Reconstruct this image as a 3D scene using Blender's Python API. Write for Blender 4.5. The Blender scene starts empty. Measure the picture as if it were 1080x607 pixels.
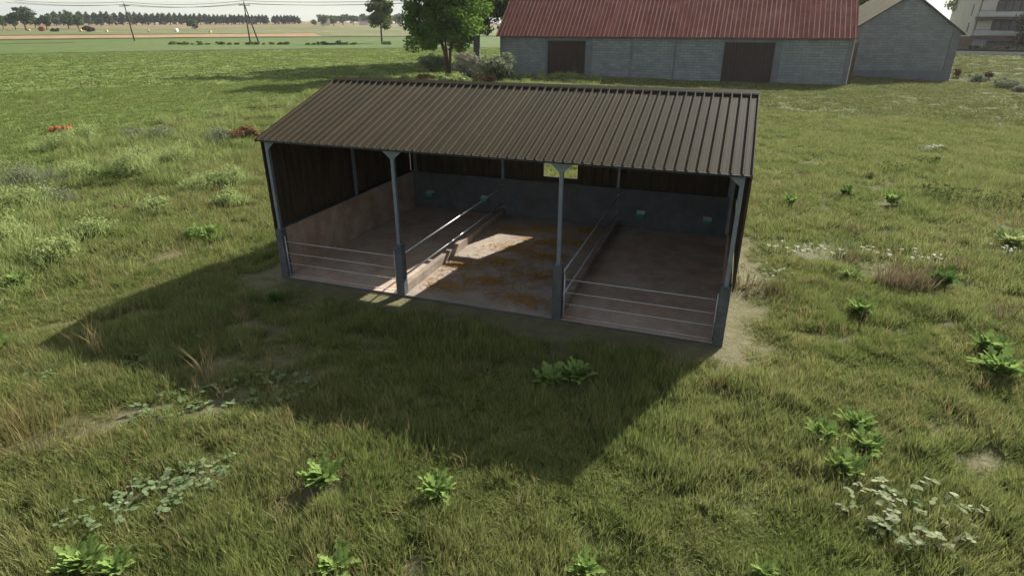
import bpy, math, random
import numpy as np
from mathutils import Vector, Matrix
random.seed(7); rng = np.random.default_rng(11)
R = math.radians
scene = bpy.context.scene
col = scene.collection

# ------------------------------------------------------------------ camera numbers (solved from the photo)
F, PITCH, CH = 634.3/1080.0, 0.4139, 7.5735
SX, SY, TH = -7.3714, 18.1179, -0.3423          # shed: front left corner and yaw
W, D = 13.5, 8.71                                # shed width and depth
EV, HC, RZ, RY = 4.44, 1.64, 5.81, 4.06

# ------------------------------------------------------------------ small maths helpers
def smooth(a, b, x):
    t = np.clip((x-a)/(b-a), 0, 1); return t*t*(3-2*t)
_lat = rng.random((256, 256))
def vnoise(x, y, s):
    x = np.asarray(x, float)/s; y = np.asarray(y, float)/s
    xi = np.floor(x).astype(int); yi = np.floor(y).astype(int)
    fx = x-xi; fy = y-yi; fx = fx*fx*(3-2*fx); fy = fy*fy*(3-2*fy)
    g = lambda a, b: _lat[a % 256, b % 256]
    return (g(xi, yi)*(1-fx)+g(xi+1, yi)*fx)*(1-fy)+(g(xi, yi+1)*(1-fx)+g(xi+1, yi+1)*fx)*fy
def shed_local(x, y):
    c, s = math.cos(TH), math.sin(TH); a = x-SX; b = y-SY
    return c*a+s*b, -s*a+c*b
def shed_dist(x, y):
    lx, ly = shed_local(x, y)
    dx = np.maximum(np.maximum(-lx, lx-W), 0); dy = np.maximum(np.maximum(-ly, ly-D), 0)
    return np.hypot(dx, dy)
def terrain(x, y):
    x = np.asarray(x, float); y = np.asarray(y, float)
    r = np.hypot(x, y)
    az = np.degrees(np.arctan2(x, np.maximum(y, 1e-3)))
    hill = np.interp(r, [0, 450, 700, 900, 1100, 1500, 6000], [0, 0, 1.8, 4.6, 8.2, 8.5, 0])
    hill = hill*(0.86+0.30*np.exp(-((az+17.5)/4.0)**2)+0.08*vnoise(az+100, r*0, 7))
    rise = 2.6*smooth(0, 42, (x-72)*0.70+(y-92)*0.71)*smooth(-40, 20, x+30)*smooth(-20, 30, x-40)
    mound = 0.75*np.exp(-(((x-7)/11)**2+((y-92-(7-x)*0.25)/3.5)**2))
    z = hill+rise+mound-.5*np.exp(-(((x-66)/9)**2+((y-94)/8)**2))
    near = smooth(0.8, 5, shed_dist(x, y))
    z = z+near*(0.16*(vnoise(x, y, 5.0)-0.5)+0.06*(vnoise(x+40, y, 1.6)-0.5))*(r < 160)
    return z
def ray(px, py):
    X = (px-540)/1080; Y = (py-303.5)/1080
    return np.array([X/F, math.cos(PITCH)-Y/F*math.sin(PITCH), -math.sin(PITCH)-Y/F*math.cos(PITCH)])
def at(px, py):
    """ground point seen at a photo pixel"""
    d = ray(px, py); d = d/np.linalg.norm(d)
    t = 5.0*1.008**np.arange(900)
    P = np.outer(t, d)+np.array([0, 0, CH])
    below = P[:, 2] <= terrain(P[:, 0], P[:, 1])
    i = int(np.argmax(below)) if below.any() else len(t)-1
    return Vector((P[i, 0], P[i, 1], float(terrain(P[i, 0], P[i, 1]))))
def depth(P): return P.y*math.cos(PITCH)+(CH-P.z)*math.sin(PITCH)

# ------------------------------------------------------------------ object helpers
def tag(o, label=None, cat=None, group=None, kind=None):
    if label: o['label'] = label
    if cat: o['category'] = cat
    if group: o['group'] = group
    if kind: o['kind'] = kind
    return o
def empty(name, loc=(0, 0, 0), rz=0.0):
    o = bpy.data.objects.new(name, None); col.objects.link(o)
    o.location = loc; o.rotation_euler = (0, 0, rz); o.empty_display_size = 0.3
    return o
class MB:
    def __init__(s): s.v = []; s.f = []; s.m = []
    def quad(s, a, b, c, d, m=0):
        n = len(s.v); s.v += [tuple(a), tuple(b), tuple(c), tuple(d)]; s.f.append((n, n+1, n+2, n+3)); s.m.append(m)
    def poly(s, pts, m=0):
        n = len(s.v); s.v += [tuple(p) for p in pts]; s.f.append(tuple(range(n, n+len(pts)))); s.m.append(m)
    def box(s, x0, x1, y0, y1, z0, z1, m=0):
        n = len(s.v)
        s.v += [(x0,y0,z0),(x1,y0,z0),(x1,y1,z0),(x0,y1,z0),(x0,y0,z1),(x1,y0,z1),(x1,y1,z1),(x0,y1,z1)]
        for q in ((0,3,2,1),(4,5,6,7),(0,1,5,4),(1,2,6,5),(2,3,7,6),(3,0,4,7)):
            s.f.append(tuple(n+i for i in q)); s.m.append(m)
    def prism(s, pts, axis_vec, m=0):
        """closed polygon pts extruded by axis_vec"""
        k = len(pts); n = len(s.v); a = Vector(axis_vec)
        s.v += [tuple(p) for p in pts]+[tuple(Vector(p)+a) for p in pts]
        s.f.append(tuple(n+i for i in range(k))[::-1]); s.m.append(m)
        s.f.append(tuple(n+k+i for i in range(k))); s.m.append(m)
        for i in range(k):
            j = (i+1) % k; s.f.append((n+i, n+j, n+k+j, n+k+i)); s.m.append(m)
    def tube(s, pts, rad, seg=8, m=0):
        pts = [Vector(p) for p in pts]; n0 = len(s.v)
        rr = rad if isinstance(rad, (list, tuple)) else [rad]*len(pts)
        for i, p in enumerate(pts):
            d = (pts[min(i+1, len(pts)-1)]-pts[max(i-1, 0)]).normalized()
            u = d.cross(Vector((0, 0, 1)) if abs(d.z) < .9 else Vector((1, 0, 0))).normalized(); w = d.cross(u)
            for k in range(seg):
                a = 2*math.pi*k/seg; s.v.append(tuple(p+(u*math.cos(a)+w*math.sin(a))*rr[i]))
        for i in range(len(pts)-1):
            for k in range(seg):
                a = n0+i*seg+k; b = n0+i*seg+(k+1) % seg
                s.f.append((a, b, b+seg, a+seg)); s.m.append(m)
        s.f.append(tuple(n0+k for k in range(seg))[::-1]); s.m.append(m)
        e = n0+(len(pts)-1)*seg; s.f.append(tuple(e+k for k in range(seg))); s.m.append(m)
    def build(s, name, mat, parent=None, bevel=0, smoothf=False, loc=None):
        me = bpy.data.meshes.new(name); me.from_pydata(s.v, [], s.f)
        for mm in (mat if isinstance(mat, (list, tuple)) else [mat]): me.materials.append(mm)
        me.polygons.foreach_set('material_index', s.m)
        if smoothf: me.polygons.foreach_set('use_smooth', [True]*len(s.f))
        me.update()
        o = bpy.data.objects.new(name, me); col.objects.link(o)
        if parent: o.parent = parent
        if loc is not None: o.location = loc
        if bevel:
            b = o.modifiers.new('bevel', 'BEVEL'); b.width = bevel; b.segments = 2; b.limit_method = 'ANGLE'
        return o
def np_mesh(name, verts, faces, mat, parent=None, loc=None, mats=None, smoothf=False):
    """verts (n,3), faces (m,k) arrays, one face size"""
    me = bpy.data.meshes.new(name); k = faces.shape[1]
    me.vertices.add(len(verts)); me.vertices.foreach_set('co', np.asarray(verts, np.float32).ravel())
    me.loops.add(faces.size); me.loops.foreach_set('vertex_index', faces.ravel().astype(np.int32))
    me.polygons.add(len(faces)); me.polygons.foreach_set('loop_start', np.arange(0, faces.size, k, dtype=np.int32))
    me.polygons.foreach_set('loop_total', np.full(len(faces), k, np.int32))
    for mm in (mat if isinstance(mat, (list, tuple)) else [mat]): me.materials.append(mm)
    if mats is not None: me.polygons.foreach_set('material_index', np.asarray(mats, np.int32))
    if smoothf: me.polygons.foreach_set('use_smooth', np.ones(len(faces), bool))
    me.update(calc_edges=True); me.validate()
    o = bpy.data.objects.new(name, me); col.objects.link(o)
    if parent: o.parent = parent
    if loc is not None: o.location = loc
    return o

# ------------------------------------------------------------------ materials
class NT:
    def __init__(s, name):
        s.mat = bpy.data.materials.new(name); s.mat.use_nodes = True
        s.t = s.mat.node_tree; s.n = s.t.nodes; s.b = s.n['Principled BSDF']; s.out = s.n['Material Output']
    def node(s, typ, **kw):
        n = s.n.new(typ)
        for k, v in kw.items():
            if k in n.inputs: n.inputs[k].default_value = v
            else: setattr(n, k, v)
        return n
    def link(s, a, b): s.t.links.new(a, b)
    def pos(s, obj=False):
        if obj: return s.node('ShaderNodeTexCoord').outputs['Object']
        return s.node('ShaderNodeNewGeometry').outputs['Position']
    def noise(s, vec, scale, detail=4, rough=0.6, stretch=None):
        if stretch:
            m = s.node('ShaderNodeMapping'); m.inputs['Scale'].default_value = stretch; s.link(vec, m.inputs[0]); vec = m.outputs[0]
        n = s.node('ShaderNodeTexNoise'); n.inputs['Scale'].default_value = scale
        n.inputs['Detail'].default_value = detail; n.inputs['Roughness'].default_value = rough
        s.link(vec, n.inputs['Vector']); return n.outputs['Fac']
    def ramp(s, fac, stops):
        r = s.node('ShaderNodeValToRGB'); e = r.color_ramp.elements
        while len(e) < len(stops): e.new(0.5)
        for i, (p, c) in enumerate(stops): e[i].position = p; e[i].color = (*c, 1)
        s.link(fac, r.inputs[0]); return r.outputs[0]
    def mix(s, a, b, fac, mode='MIX'):
        m = s.node('ShaderNodeMix'); m.data_type = 'RGBA'; m.blend_type = mode
        for v, i in ((fac, 0), (a, 6), (b, 7)):
            if isinstance(v, (int, float)): m.inputs[i].default_value = v
            elif isinstance(v, tuple): m.inputs[i].default_value = (*v, 1)
            else: s.link(v, m.inputs[i])
        return m.outputs[2]
    def bump(s, fac, strength=0.3, dist=0.02):
        b = s.node('ShaderNodeBump'); b.inputs['Strength'].default_value = strength; b.inputs['Distance'].default_value = dist
        s.link(fac, b.inputs['Height']); s.link(b.outputs[0], s.b.inputs['Normal'])
    def fin(s, color, rough=0.8, metal=0.0, spec=0.3):
        if isinstance(color, tuple): s.b.inputs['Base Color'].default_value = (*color, 1)
        else: s.link(color, s.b.inputs['Base Color'])
        s.b.inputs['Roughness'].default_value = rough; s.b.inputs['Metallic'].default_value = metal
        s.b.inputs['Specular IOR Level'].default_value = spec
        return s.mat
def mottled(name, c1, c2, scale=3.0, rough=0.8, bump=0.3, bscale=40, metal=0, spec=0.3, obj=False, stretch=None, dist=0.01):
    t = NT(name); p = t.pos(obj)
    f = t.noise(p, scale, 6, 0.65, stretch)
    c = t.ramp(f, [(0.3, c1), (0.7, c2)])
    if bump: t.bump(t.noise(p, bscale, 3, 0.6, stretch), bump, dist)
    return t.fin(c, rough, metal, spec)
def leafy(name, c1, c2, c3=None, scale=0.8, trans=0.25, rough=0.9, spec=0.0):
    """leaf material: colour differs per leaf and per clump, some light comes through"""
    t = NT(name); g = t.node('ShaderNodeNewGeometry')
    f = t.noise(g.outputs['Position'], scale, 3, 0.6)
    a = t.ramp(f, [(0.35, c1), (0.65, c2)])
    b = t.ramp(g.outputs['Random Per Island'], [(0.0, c1), (0.6, c2), (1.0, c3 or c2)])
    c = t.mix(a, b, 0.5)
    t.fin(c, rough, 0, spec)
    tr = t.node('ShaderNodeBsdfTranslucent'); t.link(c, tr.inputs['Color'])
    mx = t.node('ShaderNodeMixShader'); mx.inputs[0].default_value = trans
    t.link(t.b.outputs[0], mx.inputs[1]); t.link(tr.outputs[0], mx.inputs[2]); t.link(mx.outputs[0], t.out.inputs[0])
    return t.mat

M = {}
M['steel'] = mottled('galvanised_steel', (.13, .155, .185), (.20, .225, .26), 6, .5, .1, 60, .35, .5)
M['rail'] = mottled('rail_steel', (.42, .44, .46), (.58, .60, .62), 12, .38, .05, 60, .5, .5)
M['wire'] = mottled('gate_tube', (.34, .34, .34), (.5, .5, .5), 12, .45, 0, 60, .3, .5)
M['bark'] = mottled('bark', (.055, .04, .028), (.12, .09, .065), 2.5, .95, .8, 9, stretch=(3, 3, .6), dist=.05)
M['bark_grey'] = mottled('grey_bark', (.085, .085, .085), (.16, .16, .155), 2.5, .95, .8, 9, stretch=(3, 3, .6), dist=.05)
M['pole'] = mottled('pole_wood', (.045, .035, .028), (.09, .07, .055), 3, .9, .4, 20)

def cladding_mat():
    t = NT('dark_timber_boards'); p = t.pos(True)
    f = t.noise(p, 2.2, 6, .7, (3.2, 3.2, .35))
    c = t.ramp(f, [(.28, (.026, .019, .014)), (.52, (.058, .043, .030)), (.75, (.095, .070, .048))])
    t.bump(t.noise(p, 10, 4, .6, (5, 5, .3)), .5, .01)
    return t.fin(c, .85, 0, .2)
M['clad'] = cladding_mat()
def concrete_mat(name, c1, c2, c3, s=1.3, stain=(.10, .055, .035), sa=.5):
    t = NT(name); p = t.pos(True)
    c = t.ramp(t.noise(p, s, 8, .72), [(.28, c1), (.5, c2), (.72, c3)])
    st = t.ramp(t.noise(p, .9, 5, .6), [(.48, (0, 0, 0)), (.66, (1, 1, 1))])
    m = t.node('ShaderNodeMath', operation='MULTIPLY'); t.link(st, m.inputs[0]); m.inputs[1].default_value = sa
    c = t.mix(c, stain, m.outputs[0])
    fine = t.ramp(t.noise(p, 38, 3, .7), [(.3, (.72, .72, .72)), (.7, (1.2, 1.2, 1.2))])
    c = t.mix(c, fine, 1.0, 'MULTIPLY')
    t.bump(t.noise(p, 22, 6, .7), .35, .01)
    return t.fin(c, .88, 0, .3)
M['floor'] = concrete_mat('pen_floor_concrete', (.20, .165, .135), (.30, .25, .205), (.38, .33, .27), 1.1, (.22, .16, .12), .4)
M['floorside'] = concrete_mat('side_pen_concrete', (.34, .26, .20), (.47, .37, .285), (.57, .47, .37), 1.1, (.40, .22, .14), .5)  # redder tone, with missing ambient light made up by a paler colour
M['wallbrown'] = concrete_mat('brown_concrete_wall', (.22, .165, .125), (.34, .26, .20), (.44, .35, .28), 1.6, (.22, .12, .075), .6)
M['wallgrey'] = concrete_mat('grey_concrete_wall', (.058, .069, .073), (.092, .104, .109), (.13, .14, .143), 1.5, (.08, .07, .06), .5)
M['pier'] = concrete_mat('dark_concrete_pier', (.05, .053, .056), (.085, .09, .095), (.13, .135, .14), 3.0, (.06, .055, .05), .4)
M['kerb'] = concrete_mat('kerb_concrete', (.16, .13, .10), (.26, .21, .165), (.36, .30, .24), 2.0, (.14, .08, .05), .5)
def roof_mat():
    t = NT('brown_sheet_roof'); p = t.pos(True)
    c = t.ramp(t.noise(p, 1.0, 6, .7, (1.0, .5, .5)), [(.25, (.028, .022, .012)), (.5, (.033, .0262, .0145)), (.78, (.040, .032, .0185))])
    # each sheet row has its own tone
    w = t.ramp(t.noise(p, 3.8, 2, .5, (1.0, .02, .02)), [(.35, (.88, .89, .88)), (.65, (1.10, 1.07, 1.03))])
    c = t.mix(c, w, 1.0, 'MULTIPLY')
    rs = t.ramp(t.noise(p, 5, 6, .75), [(.60, (0, 0, 0)), (.78, (1, 1, 1))])
    m = t.node('ShaderNodeMath', operation='MULTIPLY'); t.link(rs, m.inputs[0]); m.inputs[1].default_value = .35
    c = t.mix(c, (.11, .06, .038), m.outputs[0])
    t.bump(t.noise(p, 30, 3, .6), .12, .004)
    return t.fin(c, .64, .0, .05)
M['roof'] = roof_mat()
M['black'] = mottled('black_trim', (.012, .012, .012), (.025, .024, .022), 5, .6, .1)
M['drinker'] = mottled('green_drinker', (.02, .22, .17), (.03, .30, .23), 8, .45, .1, 30)
M['drinker_lid'] = mottled('pale_lid', (.42, .46, .44), (.5, .53, .5), 8, .4, .1, 30)
M['straw'] = leafy('straw', (.26, .14, .04), (.42, .25, .08), (.5, .33, .13), 2.0, .1, .8)

# ------------------------------------------------------------------ world, sun
w = bpy.data.worlds.new('World'); scene.world = w; w.use_nodes = True
wt = w.node_tree; bg = wt.nodes['Background']
sky = wt.nodes.new('ShaderNodeTexSky'); sky.sky_type = 'NISHITA'; sky.sun_disc = False
SUNV = Vector((1.01, 1.17, 1.0)).normalized()
elev = math.asin(SUNV.z); azim = math.atan2(SUNV.x, SUNV.y)
sky.sun_elevation = elev; sky.sun_rotation = azim
sky.air_density = 1.0; sky.dust_density = 2.0; sky.ozone_density = 1.0; sky.altitude = 50
hs = wt.nodes.new('ShaderNodeHueSaturation'); hs.inputs['Saturation'].default_value = .42
wt.links.new(sky.outputs[0], hs.inputs['Color']); 
# pale haze colour mixed in to brighten the sky low over the horizon
tc = wt.nodes.new('ShaderNodeTexCoord'); sp = wt.nodes.new('ShaderNodeSeparateXYZ'); wt.links.new(tc.outputs['Generated'], sp.inputs[0])
mr = wt.nodes.new('ShaderNodeMapRange'); mr.interpolation_type = 'SMOOTHSTEP'
mr.inputs['From Min'].default_value = -.02; mr.inputs['From Max'].default_value = .30; mr.inputs['To Min'].default_value = .95; mr.inputs['To Max'].default_value = 0
wt.links.new(sp.outputs[2], mr.inputs['Value'])
cn = wt.nodes.new('ShaderNodeTexNoise'); cn.inputs['Scale'].default_value = 3; cn.inputs['Detail'].default_value = 5
mp = wt.nodes.new('ShaderNodeMapping'); mp.inputs['Scale'].default_value = (1, 1, 9); wt.links.new(tc.outputs['Generated'], mp.inputs[0]); wt.links.new(mp.outputs[0], cn.inputs['Vector'])
cr = wt.nodes.new('ShaderNodeValToRGB'); cr.color_ramp.elements[0].position = .35; cr.color_ramp.elements[0].color = (3.5, 3.75, 3.6, 1)
cr.color_ramp.elements[1].position = .65; cr.color_ramp.elements[1].color = (4.25, 4.35, 3.75, 1); wt.links.new(cn.outputs['Fac'], cr.inputs[0])
mxw = wt.nodes.new('ShaderNodeMix'); mxw.data_type = 'RGBA'; wt.links.new(mr.outputs[0], mxw.inputs[0]); wt.links.new(hs.outputs[0], mxw.inputs[6]); wt.links.new(cr.outputs[0], mxw.inputs[7])
wt.links.new(mxw.outputs[2], bg.inputs[0]); bg.inputs[1].default_value = 0.086
sun = bpy.data.lights.new('sun', 'SUN'); sun.energy = 4.6; sun.angle = R(.5); sun.color = (1, .95, .86)
so = bpy.data.objects.new('sun', sun); col.objects.link(so)
so.rotation_euler = SUNV.to_track_quat('Z', 'Y').to_euler(); so.location = (60, 60, 60)
vs = scene.view_settings; vs.view_transform = 'Standard'; vs.look = 'None'; vs.gamma = 1; vs.exposure = 1.2

# ------------------------------------------------------------------ ground
def gcol():
    t = NT('meadow_soil_and_grass'); p = t.pos()
    big = t.noise(p, .09, 4, .6)
    c = t.ramp(big, [(.3, (.075, .092, .028)), (.5, (.095, .108, .037)), (.7, (.115, .118, .048))])
    mid = t.ramp(t.noise(p, .7, 5, .7), [(.33, (.58, .6, .5)), (.5, (1, 1, 1)), (.7, (1.28, 1.2, 1.2))])
    c = t.mix(c, mid, 1.0, 'MULTIPLY')
    soil = t.ramp(t.noise(p, 2.2, 6, .7), [(.3, (.13, .12, .065)), (.7, (.215, .19, .12))])
    a = t.node('ShaderNodeAttribute', attribute_name='bare')
    am = t.node('ShaderNodeMath', operation='MULTIPLY'); t.link(a.outputs['Fac'], am.inputs[0]); am.inputs[1].default_value = .8
    c = t.mix(c, soil, am.outputs[0])
    t.bump(t.noise(p, 5, 6, .75), .9, .12)
    return t.fin(c, .95, 0, .1)
M['ground'] = gcol()
def polar(name, mat, azs, radii_fn, nr, off, kind='structure'):
    """sheet between two radii given as functions of azimuth (degrees), laid on the terrain"""
    A = np.asarray(azs); V = []
    for a in A:
        r0, r1 = radii_fn(a); rr = r0*(r1/r0)**np.linspace(0, 1, nr)
        x = rr*math.sin(R(a)); y = rr*math.cos(R(a)); V.append(np.stack([x, y, terrain(x, y)+off*(0.4+rr/250.0)], 1))
    V = np.concatenate(V); n = len(A); i, j = np.meshgrid(np.arange(n-1), np.arange(nr-1), indexing='ij')
    b = (i*nr+j).ravel(); Fc = np.stack([b, b+1, b+nr+1, b+nr], 1)
    o = np_mesh(name, V, Fc, mat, smoothf=True); o['kind'] = kind
    return o
rad = np.concatenate([[0.01], 2.0*1.032**np.arange(256)])
AZ = np.arange(0, 360.01, 1.5)
bare_spots = [(22,470,1.1,.6),(115,445,1.5,.5),(130,338,1.5,.45),(60,345,1.0,.4),(235,428,1.2,.5),(235,385,.7,.4),(180,272,1.6,.5),
              (850,268,1.3,.5),(925,290,1.2,.4),(1040,492,1.1,.5),(780,335,1.0,.45),(776,372,.9,.5),
              (185,510,1.2,.4),(300,380,1.3,.5),(940,212,2.2,.5),(935,197,1.5,.4),(858,172,1.8,.5),(975,158,1.2,.4),(1002,340,.8,.3),
              (205,178,1.5,.4),(330,520,.9,.4),(1000,450,.9,.4),(270,300,1.0,.5),(330,395,.8,.3)]
BS = [(at(a, b), c, d) for a, b, c, d in bare_spots]
def bareness(x, y):
    v = np.zeros_like(x)
    wob = vnoise(x, y, .6)
    for P, rx, ry in BS:
        # spots stretched along the down-sun direction (wheel-track like)
        dx = x-P.x; dy = y-P.y; u = dx*.85+dy*.53; q = -dx*.53+dy*.85
        v = np.maximum(v, .84-.84*smooth(.3, 1.25, np.hypot(u/rx, q/(ry*1.3))+(wob-.5)*.7))
    d = shed_dist(x, y)
    v = np.maximum(v, (1-smooth(.7, 1.75, d+(wob-.5)*1.2))*.95)
    v = np.maximum(v, smooth(.76, .88, vnoise(x+9, y+3, 1.9)*.6+vnoise(x, y+77, .7)*.4)*.8)
    return v
V = []
for r in rad:
    x = r*np.sin(np.radians(AZ)); y = r*np.cos(np.radians(AZ)); V.append(np.stack([x, y, terrain(x, y)], 1))
V = np.concatenate(V); n = len(AZ)
i, j = np.meshgrid(np.arange(len(rad)-1), np.arange(n-1), indexing='ij'); b = (i*n+j).ravel()
ground = np_mesh('ground', V, np.stack([b, b+n, b+n+1, b+1], 1), M['ground'], smoothf=True)
ground['kind'] = 'structure'
at_ = ground.data.attributes.new('bare', 'FLOAT', 'POINT'); at_.data.foreach_set('value', (bareness(V[:, 0], V[:, 1])*(1-.9*smooth(26, 50, np.hypot(V[:, 0], V[:, 1])))).astype(np.float32))
# the bare patches get their own finer skin of soil so their edges stay crisp
def fieldmat(name, stops, s1=.05, s2=1.2, bstr=.8, bs=4, bd=.1, stretch=None, soft=(.75, 1.2)):
    t = NT(name); p = t.pos()
    c = t.ramp(t.noise(p, s1, 5, .6, stretch), stops)
    m = t.ramp(t.noise(p, s2, 6, .75, (1, .45, 1)), [(.35, (soft[0],)*3), (.65, (soft[1],)*3)])
    c = t.mix(c, m, 1.0, 'MULTIPLY')
    t.bump(t.noise(p, bs, 5, .7), bstr, bd)
    return t.fin(c, .95, 0, .1)
M['crop'] = fieldmat('green_crop', [(.3, (.100, .150, .036)), (.55, (.122, .172, .043)), (.75, (.145, .182, .055))], .03, 2.2, 1.0, 4, .18, soft=(.72, 1.22))
M['tan'] = fieldmat('stubble', [(.3, (.22, .14, .07)), (.7, (.30, .20, .105))], .01, .2, .3)
M['tanhill'] = fieldmat('ripe_grain', [(.3, (.15, .115, .06)), (.7, (.21, .155, .08))], .006, .1, .3)
M['olive'] = fieldmat('olive_pasture', [(.3, (.085, .10, .035)), (.7, (.16, .16, .07))], .012, .2, .3)
M['darkstrip'] = fieldmat('dark_furrow', [(.3, (.035, .045, .02)), (.7, (.07, .08, .035))], .1, .8, .8)
M['palegreen'] = fieldmat('pale_green_meadow', [(.3, (.070, .105, .027)), (.7, (.096, .128, .04))], .012, .3, .3)
bpx = [(-160, 300), (0, 208), (60, 170), (130, 143), (230, 118), (330, 97), (440, 84), (500, 80)]
bp = [at(*q) for q in bpx]
b_az = [math.degrees(math.atan2(p.x, p.y)) for p in bp]; b_r = [math.hypot(p.x, p.y) for p in bp]
b_az = [-80]+b_az+[30]; b_r = [b_r[0]*.8]+b_r+[b_r[-1]*1.12]
def crop_r(az): return np.interp(az, b_az, b_r)
azs = np.arange(-78, 20.01, .5)
polar('crop_field', M['crop'], azs, lambda a: (crop_r(a)*(1+.05*math.sin(a*1.7)+.03*math.sin(a*5.1)), 215), 70, .02)
azf = np.arange(-80, 40.01, 1)
polar('field_ditch', M['darkstrip'], azf, lambda a: (215, 219+3*math.sin(a*.9)), 3, .05)
polar('far_meadow', M['palegreen'], azf, lambda a: (222, 405), 20, .05)
polar('field_track', M['darkstrip'], np.arange(-40, 8, .5), lambda a: (400, 421+6*math.sin(a)), 3, .12)
polar('stubble_field', M['tan'], np.arange(-80, -15.9, 1), lambda a: (428, 505+max(0, (a+30))*1.0), 12, .1)
polar('olive_field', M['olive'], azf, lambda a: (525 if a < -16 else 428, 800), 14, .1)
polar('grain_hill', M['tanhill'], azf, lambda a: (802, 1500), 50, .1)
polar('meadow_furrow', M['darkstrip'], np.arange(-46, -33.9, .5), lambda a: (330, 334), 3, .12)

# ------------------------------------------------------------------ grass (nobody could count it)
def blades(n, rad_, hmin, hmax, wid, lean, seed):
    g = np.random.default_rng(seed)
    a = g.random(n)*2*np.pi; rr = rad_*np.sqrt(g.random(n)); x = rr*np.cos(a); y = rr*np.sin(a)
    h = hmin+(hmax-hmin)*g.random(n)**1.3*(1-.35*(rr/rad_)**2)
    d = g.random(n)*2*np.pi; L = lean*(.3+g.random(n))*h; ph = g.random(n)*np.pi
    ww = wid*(.6+.8*g.random(n)); cx, cy = np.cos(ph)*ww/2, np.sin(ph)*ww/2
    P = np.zeros((n, 6, 3))
    for k, (t, wf) in enumerate([(0, 1), (.55, .8), (1, .12)]):
        px = x+np.cos(d)*L*t*t+x*.5*t; py = y+np.sin(d)*L*t*t+y*.5*t; pz = h*(t-.12*t*t)-.02*(t == 0)
        P[:, 2*k] = np.stack([px-cx*wf, py-cy*wf, pz], 1); P[:, 2*k+1] = np.stack([px+cx*wf, py+cy*wf, pz], 1)
    b = np.arange(n)*6
    Fc = np.concatenate([np.stack([b, b+1, b+3, b+2], 1), np.stack([b+2, b+3, b+5, b+4], 1)])
    return P.reshape(-1, 3), Fc
def scatter_nodes(nvar):
    ng = bpy.data.node_groups.new('scatter', 'GeometryNodeTree')
    ng.interface.new_socket('Geometry', in_out='INPUT', socket_type='NodeSocketGeometry')
    ng.interface.new_socket('Geometry', in_out='OUTPUT', socket_type='NodeSocketGeometry')
    N = ng.nodes; L = ng.links; gi = N.new('NodeGroupInput'); go = N.new('NodeGroupOutput'); J = N.new('GeometryNodeJoinGeometry')
    def attr(n, t):
        a = N.new('GeometryNodeInputNamedAttribute'); a.data_type = t; a.inputs['Name'].default_value = n
        return [s for s in a.outputs if s.enabled][0]
    kind = attr('kind', 'INT'); rot = attr('rot', 'FLOAT_VECTOR'); scl = attr('scl', 'FLOAT_VECTOR')
    def sep(geo, val):
        c = N.new('FunctionNodeCompare'); c.data_type = 'INT'; c.operation = 'EQUAL'
        ins = [s for s in c.inputs if s.enabled]; L.new(kind, ins[0]); ins[1].default_value = val
        s = N.new('GeometryNodeSeparateGeometry'); s.domain = 'POINT'
        L.new(geo, s.inputs[0]); L.new(c.outputs[0], s.inputs[1]); return s.outputs[0]
    for v in range(1, nvar+1):
        io = N.new('GeometryNodeInstanceOnPoints'); L.new(sep(gi.outputs[0], -v), io.inputs['Points'])
        L.new(sep(gi.outputs[0], v), io.inputs['Instance']); L.new(rot, io.inputs['Rotation']); L.new(scl, io.inputs['Scale'])
        L.new(io.outputs[0], J.inputs[0])
    L.new(J.outputs[0], go.inputs[0]); return ng
def scatter(name, protos, pts, hs, mat, label, cat, seed, wx=None):
    g = np.random.default_rng(seed); nv = len(protos)
    vs_, fs, kd = [], [], []; off = 0
    for k, (Vv, Ff) in enumerate(protos):
        vs_.append(Vv); fs.append(Ff+off); kd.append(np.full(len(Vv), k+1)); off += len(Vv)
    n = len(pts); vs_.append(pts); kd.append(-(1+g.integers(0, nv, n)))
    Vv = np.concatenate(vs_); o = np_mesh(name, Vv, np.concatenate(fs), mat)
    me = o.data; tot = len(Vv)
    a = me.attributes.new('kind', 'INT', 'POINT'); a.data.foreach_set('value', np.concatenate(kd).astype(np.int32))
    rot = np.zeros((tot, 3), np.float32); rot[-n:, 2] = g.random(n)*6.283; rot[-n:, 0] = (g.random(n)-.5)*.25; rot[-n:, 1] = (g.random(n)-.5)*.25
    s = np.ones((tot, 3), np.float32); q = (wx if wx is not None else (.8+.4*g.random(n))); s[-n:, 0] = q; s[-n:, 1] = q; s[-n:, 2] = hs
    a = me.attributes.new('rot', 'FLOAT_VECTOR', 'POINT'); a.data.foreach_set('vector', rot.ravel())
    a = me.attributes.new('scl', 'FLOAT_VECTOR', 'POINT'); a.data.foreach_set('vector', s.ravel())
    m = o.modifiers.new('scatter', 'NODES'); m.node_group = scatter_nodes(nv)
    tag(o, label, cat, None, 'stuff'); return o
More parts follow.
